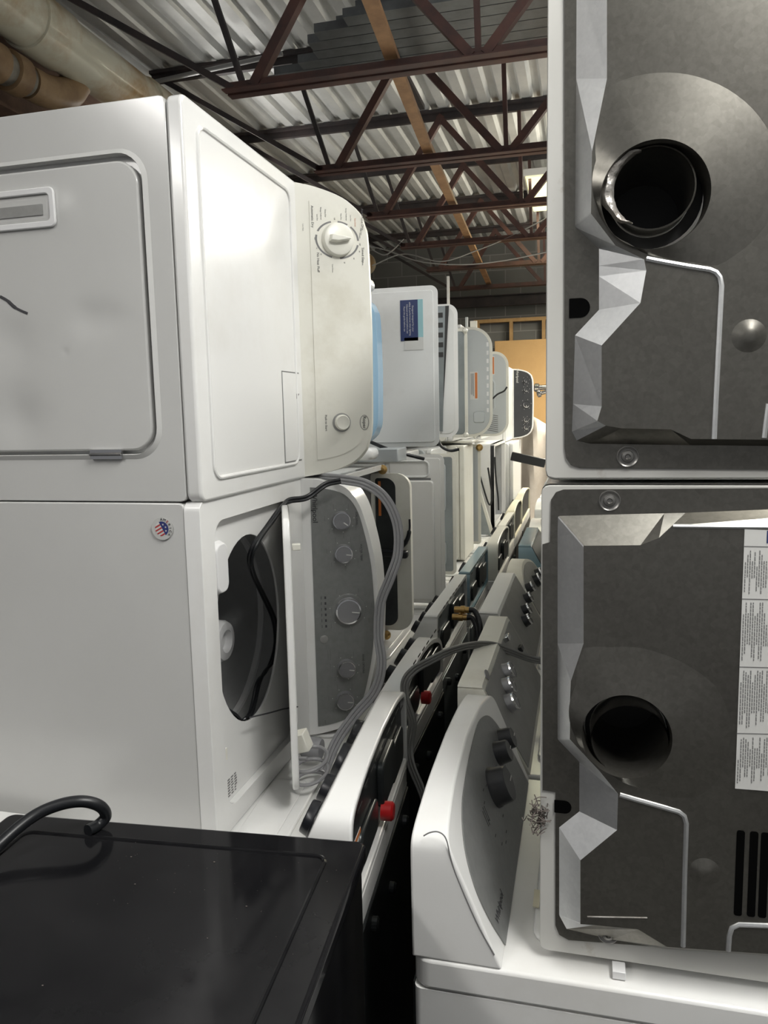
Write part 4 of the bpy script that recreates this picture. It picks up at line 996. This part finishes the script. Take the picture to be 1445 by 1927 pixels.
# ------------------------------------------------------------------ right-hand stack: two dryers lying on their sides, backs to the camera
YB = 1.172
def bpt(px, py, lev=0.0): return at(px, py, 'y', YB-lev)
def back_dryer(label, x0, z0, z1, flange, pairs, vent, disc, vr, duct_r, beads, holes, extra):
    base = Vector((x0, YB+.35, z0)); t = thing('clothes_dryer', label, 'clothes dryer', base)
    L = lambda v: Vector(v)-base
    b = nb(); rr = rrect(0, .92, 0, z1-z0, .012, 3)
    prism(b, [(x, -.343, z) for x, z in rr], [(x, .35, z) for x, z in rr]); f_ = [f for f in b.faces if all(abs(v.co.y+.343) < 1e-5 for v in f.verts)]; bmesh.ops.delete(b, geom=f_, context='FACES_ONLY')
    obj('cabinet', b, 'enamel', t)
    b = nb(); ring_plate(b, rrect(.0, .918, .002, z1-z0-.002, .012, 3), rrect(.055, .90, .05, z1-z0-.05, .03, 4), lambda x, z: (x, -.349, z), lambda x, z: (x, -.343, z))
    obj('rear_rim', b, 'enamel_dirty', t, bevel=.002, ang=60)
    ch = L(bpt(*vent, 0)); hl = [(ch.x+.085*math.cos(2*PI*k/40), ch.z+.085*math.sin(2*PI*k/40)) for k in range(40)]
    fl = [L(bpt(*p, 0)) for p in flange]; yf = fl[0].y
    b = nb(); ring_plate(b, [(p.x, p.z) for p in fl], hl, lambda x, z: (x, yf+.0005, z), lambda x, z: (x, yf-.0015, z))
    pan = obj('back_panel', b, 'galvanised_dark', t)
    # stamped bulge: slanting wall and raised face
    R_ = .030
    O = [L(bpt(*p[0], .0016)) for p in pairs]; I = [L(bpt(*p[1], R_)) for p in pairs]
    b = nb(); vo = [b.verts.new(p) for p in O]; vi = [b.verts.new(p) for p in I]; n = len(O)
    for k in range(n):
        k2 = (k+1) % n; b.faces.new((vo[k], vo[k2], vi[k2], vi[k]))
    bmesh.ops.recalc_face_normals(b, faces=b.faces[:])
    for f in b.faces: f.normal_update(); f.material_index = 1 if (abs(f.normal.z) > .40 and abs(f.normal.x) < .30) or f.calc_center_median().z > max(v.co.z for v in b.verts)-.045 else 0  # shade by colour
    o = obj('stamped_wall', b, 'galvanised_lit', pan, recalc=False); o.data.materials.append(MAT['galvanised_dark'])
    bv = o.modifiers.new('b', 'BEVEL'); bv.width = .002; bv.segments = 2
    c = L(bpt(*vent, R_)); dp = [L(bpt(*p, R_)) for p in disc]
    pol = sorted((math.atan2(p.z-c.z, p.x-c.x), math.hypot(p.x-c.x, p.z-c.z)) for p in dp)
    def rad(a):
        q = [(x-2*PI, r) for x, r in pol[-2:]]+pol+[(x+2*PI, r) for x, r in pol[:2]]
        for i in range(len(q)-1):
            if q[i][0] <= a <= q[i+1][0]: f = (a-q[i][0])/(q[i+1][0]-q[i][0]); return q[i][1]*(1-f)+q[i+1][1]*f
        return pol[0][1]
    N = 72; angs = [-PI+2*PI*k/N for k in range(N)]
    D = [c+Vector((rad(a)*math.cos(a), 0, rad(a)*math.sin(a))) for a in angs]
    V = [c+Vector((vr*math.cos(a), -.008, vr*math.sin(a))) for a in angs]
    b = nb(); o_ = [b.verts.new(p) for p in I]; d_ = [b.verts.new(p) for p in D]
    es = [b.edges.new((l[k], l[(k+1) % len(l)])) for l in (o_, d_) for k in range(len(l))]
    bmesh.ops.triangle_fill(b, use_beauty=True, use_dissolve=False, edges=es)
    for f in b.faces:
        if f.normal.y > 0: f.normal_flip()
    o = obj('raised_face', b, 'galvanised_dark', pan, recalc=False)
    b = nb(); d_ = [b.verts.new(p) for p in D]; v_ = [b.verts.new(p) for p in V]; w_ = [b.verts.new(p+Vector((0, .012, 0))+(c-p)*.03) for p in V]
    x_ = [b.verts.new(p+Vector((0, .05, 0))+(c-p)*.04) for p in V]
    for A_, B_ in ((d_, v_), (v_, w_), (w_, x_)):
        for k in range(N): b.faces.new((A_[k], A_[(k+1) % N], B_[(k+1) % N], B_[k]))
    obj('vent_dish', b, 'galvanised_dark', pan, smooth=True)
    for pts, r in beads:
        b = nb(); tube(b, [L(bpt(*p, R_-.001)) for p in pts], r, 8); obj('stamped_bead', b, 'galvanised_lit', pan, smooth=True)  # bead highlight comes from the brighter sheet colour
    # duct
    cd = L(bpt(*duct_r[1], R_-.010)); r = duct_r[0]
    b = nb(); lathe(b, cd, (0, 1, 0), [(r, -.004), (r, .24), (r*.98, .24), (r*.98, -.004)], 40, False, False); dct = obj('exhaust_duct', b, 'galvanised_dark', t, smooth=True)
    b = nb(); lathe(b, cd+Vector((0, .18, 0)), (0, 1, 0), [(r*.985, 0), (r*.985, .002)], 32); obj('duct_baffle', b, 'rubber_black', dct)
    b = nb(); lathe(b, cd+Vector((0, .03, 0)), (0, -1, 0), [(vr*.99, 0), (vr*.99, .001)], 40)
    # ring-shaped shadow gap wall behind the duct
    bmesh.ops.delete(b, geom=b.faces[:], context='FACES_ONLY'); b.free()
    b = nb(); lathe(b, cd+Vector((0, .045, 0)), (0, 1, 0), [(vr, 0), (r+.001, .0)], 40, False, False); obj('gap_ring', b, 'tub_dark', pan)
    for (px, py) in holes['screws']:
        q = L(bpt(px, py, .0016)); b = nb(); lathe(b, q, (0, -1, 0), [(.016, -.001), (.0155, .002), (.0145, .0022), (.012, .0006), (.009, .0006), (.008, .004), (.004, .005), (.003, .003)], 24)
        obj('screw', b, 'galvanised', pan, smooth=True)
    nx0, ny0, nx1, ny1 = holes['notch']
    b = nb(); a0 = L(bpt(nx0, ny0, .0019)); a1 = L(bpt(nx1, ny1, .0019)); rr = rrect(a0.x, a1.x, a1.z, a0.z, (abs(a0.z-a1.z)*.49, .001, .001, abs(a0.z-a1.z)*.49), 6)
    prism(b, [(x, a0.y, z) for x, z in rr], [(x, a0.y-.0006, z) for x, z in rr]); obj('knockout', b, 'void', pan)
    if 'dimple' in holes:
        q = L(bpt(*holes['dimple'], R_)); b = nb(); lathe(b, q, (0, -1, 0), [(.024, -.0005), (.018, .001), (.010, .004), (.004, .0055)], 28); obj('dimple', b, 'galvanised_dark', pan, smooth=True)
    extra(t, pan, dct, L, cd, r)
    return t
def arc_px(c, r, a0, a1, n): return [(c[0]+r*math.cos(math.radians(a0+(a1-a0)*k/n)), c[1]+r*math.sin(math.radians(a0+(a1-a0)*k/n))) for k in range(n+1)]
top_pairs = [((1085, -60), (1142, -60)), ((1084, 148), (1142, 148)), ((1083, 285), (1114, 285)), ((1082, 427), (1112, 402)), ((1127, 468), (1158, 462)), ((1127, 500), (1212, 488)),
             ((1127, 520), (1216, 509)), ((1127, 583), (1205, 570)), ((1082, 631), (1132, 650)), ((1078, 760), (1132, 765)), ((1076, 812), (1124, 792)), ((1085, 829), (1140, 801)), ((1110, 835), (1170, 806)),
             ((1300, 838), (1262, 808)), ((1345, 838), (1300, 826)), ((1500, 840), (1500, 828)), ((1900, 845), (1900, 828)), ((1900, -60), (1880, -60))]
def top_extra(t, pan, dct, L, cd, r):
    b = nb(); lathe(b, cd, (0, 1, 0), [(r+.0012, .004), (r+.0018, -.005), (r-.0005, -.006), (r-.001, .004)], 48, False, False); obj('duct_lip', b, 'galvanised_dark', dct, smooth=True)
    rnd = random.Random(4); N = 40; b = nb(); rings = []
    for j in range(4):
        ring = []
        for k in range(N+1):
            f = k/N; a = math.radians(108+132*f); wdt = .014*math.sin(PI*min(1, f*1.05))**.6*(1+.12*math.sin(f*23))+.0012
            rr_ = r-.003+wdt*(1.15-j/2.6)+.0006*rnd.random()
            ring.append(b.verts.new(cd+Vector((rr_*math.cos(a), -.006-.006*math.sin(j*1.2)+.0012*math.sin(f*31+j), rr_*math.sin(a)))))
        rings.append(ring)
    for j in range(3):
        for k in range(N): b.faces.new((rings[j][k], rings[j][k+1], rings[j+1][k+1], rings[j+1][k]))
    o = obj('torn_flap', b, 'foil', dct, smooth=True, label='torn crumpled duct edge', recalc=False); o.modifiers.new('s', 'SOLIDIFY').thickness = .001
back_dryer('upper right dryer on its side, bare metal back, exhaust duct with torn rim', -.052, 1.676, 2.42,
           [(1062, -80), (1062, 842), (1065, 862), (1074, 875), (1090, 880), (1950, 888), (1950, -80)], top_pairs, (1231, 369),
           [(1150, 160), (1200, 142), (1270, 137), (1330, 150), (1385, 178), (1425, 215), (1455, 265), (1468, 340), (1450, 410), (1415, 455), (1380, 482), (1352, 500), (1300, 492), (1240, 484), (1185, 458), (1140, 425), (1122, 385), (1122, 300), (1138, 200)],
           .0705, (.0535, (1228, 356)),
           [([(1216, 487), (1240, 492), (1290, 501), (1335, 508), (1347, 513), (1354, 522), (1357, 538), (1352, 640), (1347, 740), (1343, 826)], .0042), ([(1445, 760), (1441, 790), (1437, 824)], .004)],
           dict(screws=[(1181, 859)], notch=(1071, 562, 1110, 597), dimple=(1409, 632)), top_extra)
low_pairs = [((1050, 971), (1098, 1027)), ((1049, 1000), (1098, 1040)), ((1049, 1211), (1098, 1211)), ((1049, 1282), (1074, 1282)), ((1049, 1391), (1072, 1391)), ((1090, 1434), (1128, 1451)),
             ((1090, 1480), (1163, 1494)), ((1090, 1527), (1161, 1562)), ((1052, 1557), (1092, 1619)), ((1052, 1722), (1092, 1739)), ((1066, 1748), (1120, 1741)), ((1150, 1768), (1201, 1749)),
             ((1255, 1786), (1255, 1782)), ((1370, 1793), (1370, 1790)), ((1900, 1832), (1900, 1828)), ((1900, 940), (1880, 990)), ((1290, 965), (1266, 989)), ((1250, 966), (1240, 1012)), ((1200, 967), (1205, 1026))]
def low_extra(t, pan, dct, L, cd, r):
    b = nb()
    for k, px in enumerate((1391, 1416, 1437, 1459)):
        a0 = L(bpt(px-4.5, 1562+k*2, .0304)); a1 = L(bpt(px+4.5, 1724+k*2, .0304)); rr = rrect(a0.x, a1.x, a1.z, a0.z, .0035, 5)
        bb = nb(); prism(bb, [(x, a0.y, z) for x, z in rr], [(x, a0.y-.0005, z) for x, z in rr]); obj('vent_slot', bb, 'void', pan)
    b.free()
    b = nb(); tube(b, [L(bpt(*p, .030)) for p in ((1086, 1727), (1105, 1725), (1218, 1727))][1:], .0012, 6); obj('scratch', b, 'foil', pan)
    b = nb(); box(b, -.010, .004, -.352, -.346, .095, .12)
    q = L(bpt(1166, 1440, .0)); b.free()
    # sticker (rating plate) with panels of fine print
    s = obj('rating_label', _lab(L, [(1401, 996), (1600, 1003), (1590, 1500), (1383, 1484)], .0309, .0312), 'label_white', pan)
    for n_, y in enumerate((1028, 1127, 1255, 1380)):
        x = 1400-(y-996)*.037
        b = _lab(L, [(x, y-.8), (1600, y+4), (1600, y+5.6), (x, y+.8)], .0313, .0315); obj('ruled_line', b, 'ink_gray', s)
    rnd = random.Random(3)
    b = nb()
    for sec, (ya, yb) in enumerate(((1036, 1120), (1134, 1246), (1262, 1372), (1388, 1476))):
        for k in range(22):
            x = 1404-(ya-996)*.037+k*4.4; y0 = ya+rnd.choice((0, 0, 3, 8, 20))+(22 if k % 5 == 0 else 0); y1 = yb-rnd.choice((2, 6, 14, 30))
            y = y0
            while y < y1-3:
                w_ = rnd.uniform(3, 9); y2 = min(y+w_, y1)
                for v in ((x, y), ): 
                    sh = -(y-ya)*.037; a = [L(bpt(x+sh, y, .0316)), L(bpt(x+sh+1.9, y, .0316)), L(bpt(x+sh+1.9, y2, .0316)), L(bpt(x+sh, y2, .0316))]
                    b.faces.new([b.verts.new(p) for p in a])
                y = y2+1.3
    obj('fine_print', b, 'ink_gray', s)
    b = nb(); a = L(bpt(1452, 1012, .0313)); b.free()
    M = Matrix(((1, 0, 0, a.x+.002), (0, 0, -1, a.y), (0, 1, 0, a.z), (0, 0, 0, 1)))
    text('N', .026, 'label_navy', s, M, ext=.0002, name='header_letter')
def _lab(L, pts, l0, l1):
    b = nb(); prism(b, [L(bpt(*p, l0)) for p in pts], [L(bpt(*p, l1)) for p in pts]); return b
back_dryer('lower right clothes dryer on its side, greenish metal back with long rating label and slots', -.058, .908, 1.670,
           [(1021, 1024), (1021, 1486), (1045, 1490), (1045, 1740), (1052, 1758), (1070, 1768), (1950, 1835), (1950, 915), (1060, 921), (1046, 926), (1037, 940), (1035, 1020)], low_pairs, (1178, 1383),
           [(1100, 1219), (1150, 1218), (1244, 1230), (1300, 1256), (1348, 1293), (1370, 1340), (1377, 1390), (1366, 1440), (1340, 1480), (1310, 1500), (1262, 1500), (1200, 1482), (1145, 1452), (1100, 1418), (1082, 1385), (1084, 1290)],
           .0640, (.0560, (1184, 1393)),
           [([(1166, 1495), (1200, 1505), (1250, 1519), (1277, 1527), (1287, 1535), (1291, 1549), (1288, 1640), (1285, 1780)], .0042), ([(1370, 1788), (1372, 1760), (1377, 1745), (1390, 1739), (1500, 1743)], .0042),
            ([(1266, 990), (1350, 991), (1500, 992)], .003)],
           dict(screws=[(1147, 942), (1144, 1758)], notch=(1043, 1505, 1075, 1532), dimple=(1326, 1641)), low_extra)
b = nb(); rnd = random.Random(2)
for k in range(60):
    c0 = Vector((-.060+rnd.gauss(0, .006), 1.165+rnd.gauss(0, .006), 1.145+rnd.gauss(0, .012))); d = Vector((rnd.gauss(-.3, 1), rnd.gauss(0, 1), rnd.gauss(0, 1))).normalized()*.010
    tube(b, spline([c0-d, c0+Vector((rnd.gauss(0, .003), 0, rnd.gauss(0, .003))), c0+d], 3), .0009, 4)
tag(solo('lint_tuft', b, 'lint', 'grey tuft of lint caught on the left edge of the lower right dryer', 'lint'), kind='stuff')
solo('shim', bx(.055, .075, 1.150, 1.175, .895, .908), 'white_plastic', 'small white shim under the lower right dryer', 'shim', bevel=.001)
a = at(1010, 1705, 'z', .896); solo('tape_piece', bx(a.x-.006, a.x+.005, a.y-.02, a.y+.03, .9065, .9085), 'cream_dark', 'small yellowed tape piece on the nearest right washer, beside the lower dryer', 'tape')

# ------------------------------------------------------------------ black machine, lower left
ZB = 1.085; c0 = at(692, 1582, 'z', ZB); rot = math.radians(4)
t = thing('clothes_dryer', 'glossy black clothes dryer in the lower left corner, dusty top with rounded recess line', 'clothes dryer',
          mtx=Matrix.Translation((c0.x, c0.y, 0)) @ Matrix.Rotation(rot, 4, 'Z'))
bw, bd = .655, .72
b = nb(); rr = rrect(-bw+.006, -.008, -bd+.006, -.006, .012, 3); prism(b, [(x, y, .06) for x, y in rr], [(x, y, ZB-.03) for x, y in rr]); obj('cabinet', b, 'black_gloss', t, bevel=.003)
b = nb(); rr = rrect(-bw, 0, -bd, 0, .018, 5); prism(b, [(x, y, ZB-.029) for x, y in rr], [(x, y, ZB) for x, y in rr]); tp = obj('top_panel', b, 'black_gloss', t, bevel=.007, seg=4)
b = nb(); pth = rrect(-bw+.07, -.055, -bd+.06, -.055, .018, 6); tube(b, [(x, y, ZB-.001) for x, y in pth]+[(pth[0][0], pth[0][1], ZB-.001)], .0042, 8); obj('raised_border', b, 'black_gloss', tp, smooth=True)
for sx in (-bw+.06, -.06):
    for sy in (-bd+.06, -.06):
        b = nb(); lathe(b, (sx, sy, 0), (0, 0, 1), [(.026, 0), (.026, .02), (.014, .025), (.014, .065)], 14); obj('foot', b, 'black_plastic', t)
b = nb(); rnd = random.Random(9)
for k in range(60):
    x = rnd.uniform(-.40, -.03); y = -.03-abs(rnd.gauss(.10, .09)); s_ = rnd.uniform(.0003, .0007)*(2.4 if rnd.random() < .05 else 1)
    if y < -bd+.02: continue
    box(b, x, x+s_*1.6, y, y+s_, ZB+.0001, ZB+.0001+s_*.5)
o = obj('dust_flecks', b, 'lint', tp); o['kind'] = 'stuff'
p = [at(-60, 1650, 'z', ZB+.012)]+[at(x, y, 'z', z) for x, y, z in [(0, 1588, ZB+.03), (60, 1538, ZB+.05), (110, 1515, ZB+.06), (155, 1508, ZB+.06), (188, 1517, ZB+.045), (199, 1535, ZB+.022), (185, 1552, ZB+.010), (165, 1563, ZB+.011)]]
solo('power_cord', tube(nb(), spline(p, 8), .0098, 14), 'rubber_black', 'thick black cord arching over the back left corner of the black dryer', 'cord', smooth=True)
a = at(10, 1560, 'z', .96)
b = nb(); rr = rrect(-1.72, -1.08, 1.0, 1.30, .03, 4)
solo('loose_panel', prism(b, [(x, y, .905) for x, y in rr], [(x, y, .955) for x, y in rr]), 'enamel', 'white panel corner showing at the left edge behind the black dryer', 'loose panel', bevel=.006)
for yy, l in ((.62, 'nearest'), (1.30, 'second'), (1.99, 'third')):
    row_washer(l+' washer of the hidden row on the far left, under the stacked machines', 'R', yy, yy+.67, .903, -1.97, 'trap', 'enamel', None, [], lid_on=False) if yy > 1 else None

# ------------------------------------------------------------------ cords over the washers
def ribbon(name, pts, label, m, r=.0042, n=3, off=(0, 1, 0), grp=None):
    pts = spline(pts, 8); b = nb(); out = []
    T = [(pts[min(i+1, len(pts)-1)]-pts[max(i-1, 0)]).normalized() for i in range(len(pts))]
    view = [(p-EYE).normalized() for p in pts]; O = Vector(off).normalized()
    for k in range(n):
        q = []
        for i, p in enumerate(pts):
            s_ = T[i].cross(O)
            if s_.length < .1: s_ = T[i].cross(Vector((1, 0, 0)))
            q.append(p+s_.normalized()*((k-(n-1)/2)*r*1.75))
        tube(b, q, r, 8)
    return solo(name, b, m, label, 'cord', smooth=True)
W_ = [(585, 893, 1.98), (610, 899, 1.93), (650, 903, 1.89), (690, 912, 1.87), (725, 938, 1.87), (747, 985, 1.87), (749, 1040, 1.87), (735, 1085, 1.87), (716, 1135, 1.87), (712, 1195, 1.86), (718, 1250, 1.84), (705, 1300, 1.83), (668, 1345, 1.80), (636, 1390, 1.76), (618, 1430, 1.72), (600, 1480, 1.68)]
ribbon('power_cord', [at(x, y, 'y', d) for x, y, d in W_], 'grey flat dryer cord looping from under the cream console down over the silver console', 'cord_gray', r=.0048, n=3)
W_ = [(1040, 1246, 2.3), (1000, 1240, 2.28), (960, 1226, 2.22), (925, 1214, 2.18), (890, 1214, 2.12), (850, 1224, 2.04), (810, 1243, 1.96), (778, 1262, 1.90), (762, 1285, 1.88), (764, 1320, 1.87), (776, 1360, 1.86), (770, 1405, 1.84), (774, 1440, 1.80), (790, 1480, 1.76), (802, 1515, 1.72), (809, 1560, 1.70)]
ribbon('power_cord', [at(x, y, 'y', d) for x, y, d in W_], 'dark grey flat cord strung across the gap between the two washer rows', 'cord_darkgray', r=.0042, n=3)
W_ = [(640, 905, 1.86), (612, 912, 1.83), (578, 936, 1.80), (545, 942, 1.76), (530, 955, 1.70), (508, 985, 1.66), (483, 1020, 1.60), (471, 1050, 1.58), (476, 1080, 1.60), (495, 1120, 1.64), (515, 1165, 1.68), (520, 1210, 1.70), (510, 1248, 1.68), (488, 1280, 1.66), (478, 1320, 1.64), (470, 1345, 1.62), (455, 1358, 1.60), (440, 1345, 1.58), (425, 1335, 1.60)]
xs = [-.70, -.69, -.685, -.69, -.695, -.70, -.70, -.715, -.73, -.75, -.76, -.765, -.76, -.75, -.745, -.74, -.74, -.745, -.75]
ribbon('power_cord', [at(x, y, 'x', xx) if i > 3 else at(x, y, 'y', d) for i, ((x, y, d), xx) in enumerate(zip(W_, xs))], 'thin black cord trailing into the open tub of the washer on its side', 'rubber_black', r=.0042, n=2)
W_ = [(560, 1330, .0), (535, 1334, 0), (505, 1342, 0), (470, 1350, 0)]
solo('wire', tube(nb(), spline([at(x, y, 'x', -.69) for x, y, d in W_]), .0018, 6), 'ink', 'thin dark wire stretched from the tub to the ajar lid', 'wire', smooth=True)
# coiled cord and gray plug behind the lid, on the washer top
pts = [Vector((-.60+.035*math.cos(k*.7), 1.60+.05*math.sin(k*.7), .925+.0035*k)) for k in range(26)]
solo('coiled_cord', tube(nb(), spline(pts, 3), .0045, 8), 'cord_gray', 'grey cord coiled on the washer top behind the ajar lid', 'cord', smooth=True)
b = nb(); a = at(585, 1408, 'y', 1.72); lathe(b, a, (1, 0, .0), [(.024, -.02), (.028, -.012), (.028, .02), (.024, .028), (.006, .03)], 24)
solo('cord_plug', b, 'cord_gray', 'round grey plug hanging behind the ajar lid', 'plug', smooth=True)
# brass hose ends behind the third washer of the left row
for k, (px, py) in enumerate(((862, 1147), (858, 1161))):
    a = at(px, py, 'y', 2.42); t = thing('hose_end', ['upper brass hose end with black hose between the washer rows', 'lower brass hose end with black hose between the washer rows'][k], 'hose', a, group=None)
    b = nb(); lathe(b, (0, 0, 0), (1, 0, 0), [(.010, -.012), (.010, .008), (.013, .009), (.013, .022), (.010, .023), (.010, .036)], 16); obj('brass_coupling', b, 'brass', t, smooth=True)
    b = nb(); tube(b, spline([(.034, 0, 0), (.055, .0, -.004), (.075, -.03, -.05), (.070, -.05, -.16), (.065, -.05, -.34)]), .009, 10); obj('rubber_hose', b, 'rubber_black', t, smooth=True)
# unseen dryers added behind the two nearest ones, shading the right row
for k, w_ in enumerate(('second', 'third', 'fourth', 'fifth', 'sixth')):
    y0 = 1.90+.70*k
    side_machine('clothes_dryer', 'unseen white dryer on its side, added for shade, lower right tier, %s from the front' % w_, y0, y0+.66, .86, .925, 1.655)
    if k in (0, 1): side_machine('clothes_dryer', 'unseen white dryer on its side, added for shade, upper right tier, %s from the front' % w_, y0, y0+.66, .86, 1.66, 2.39)
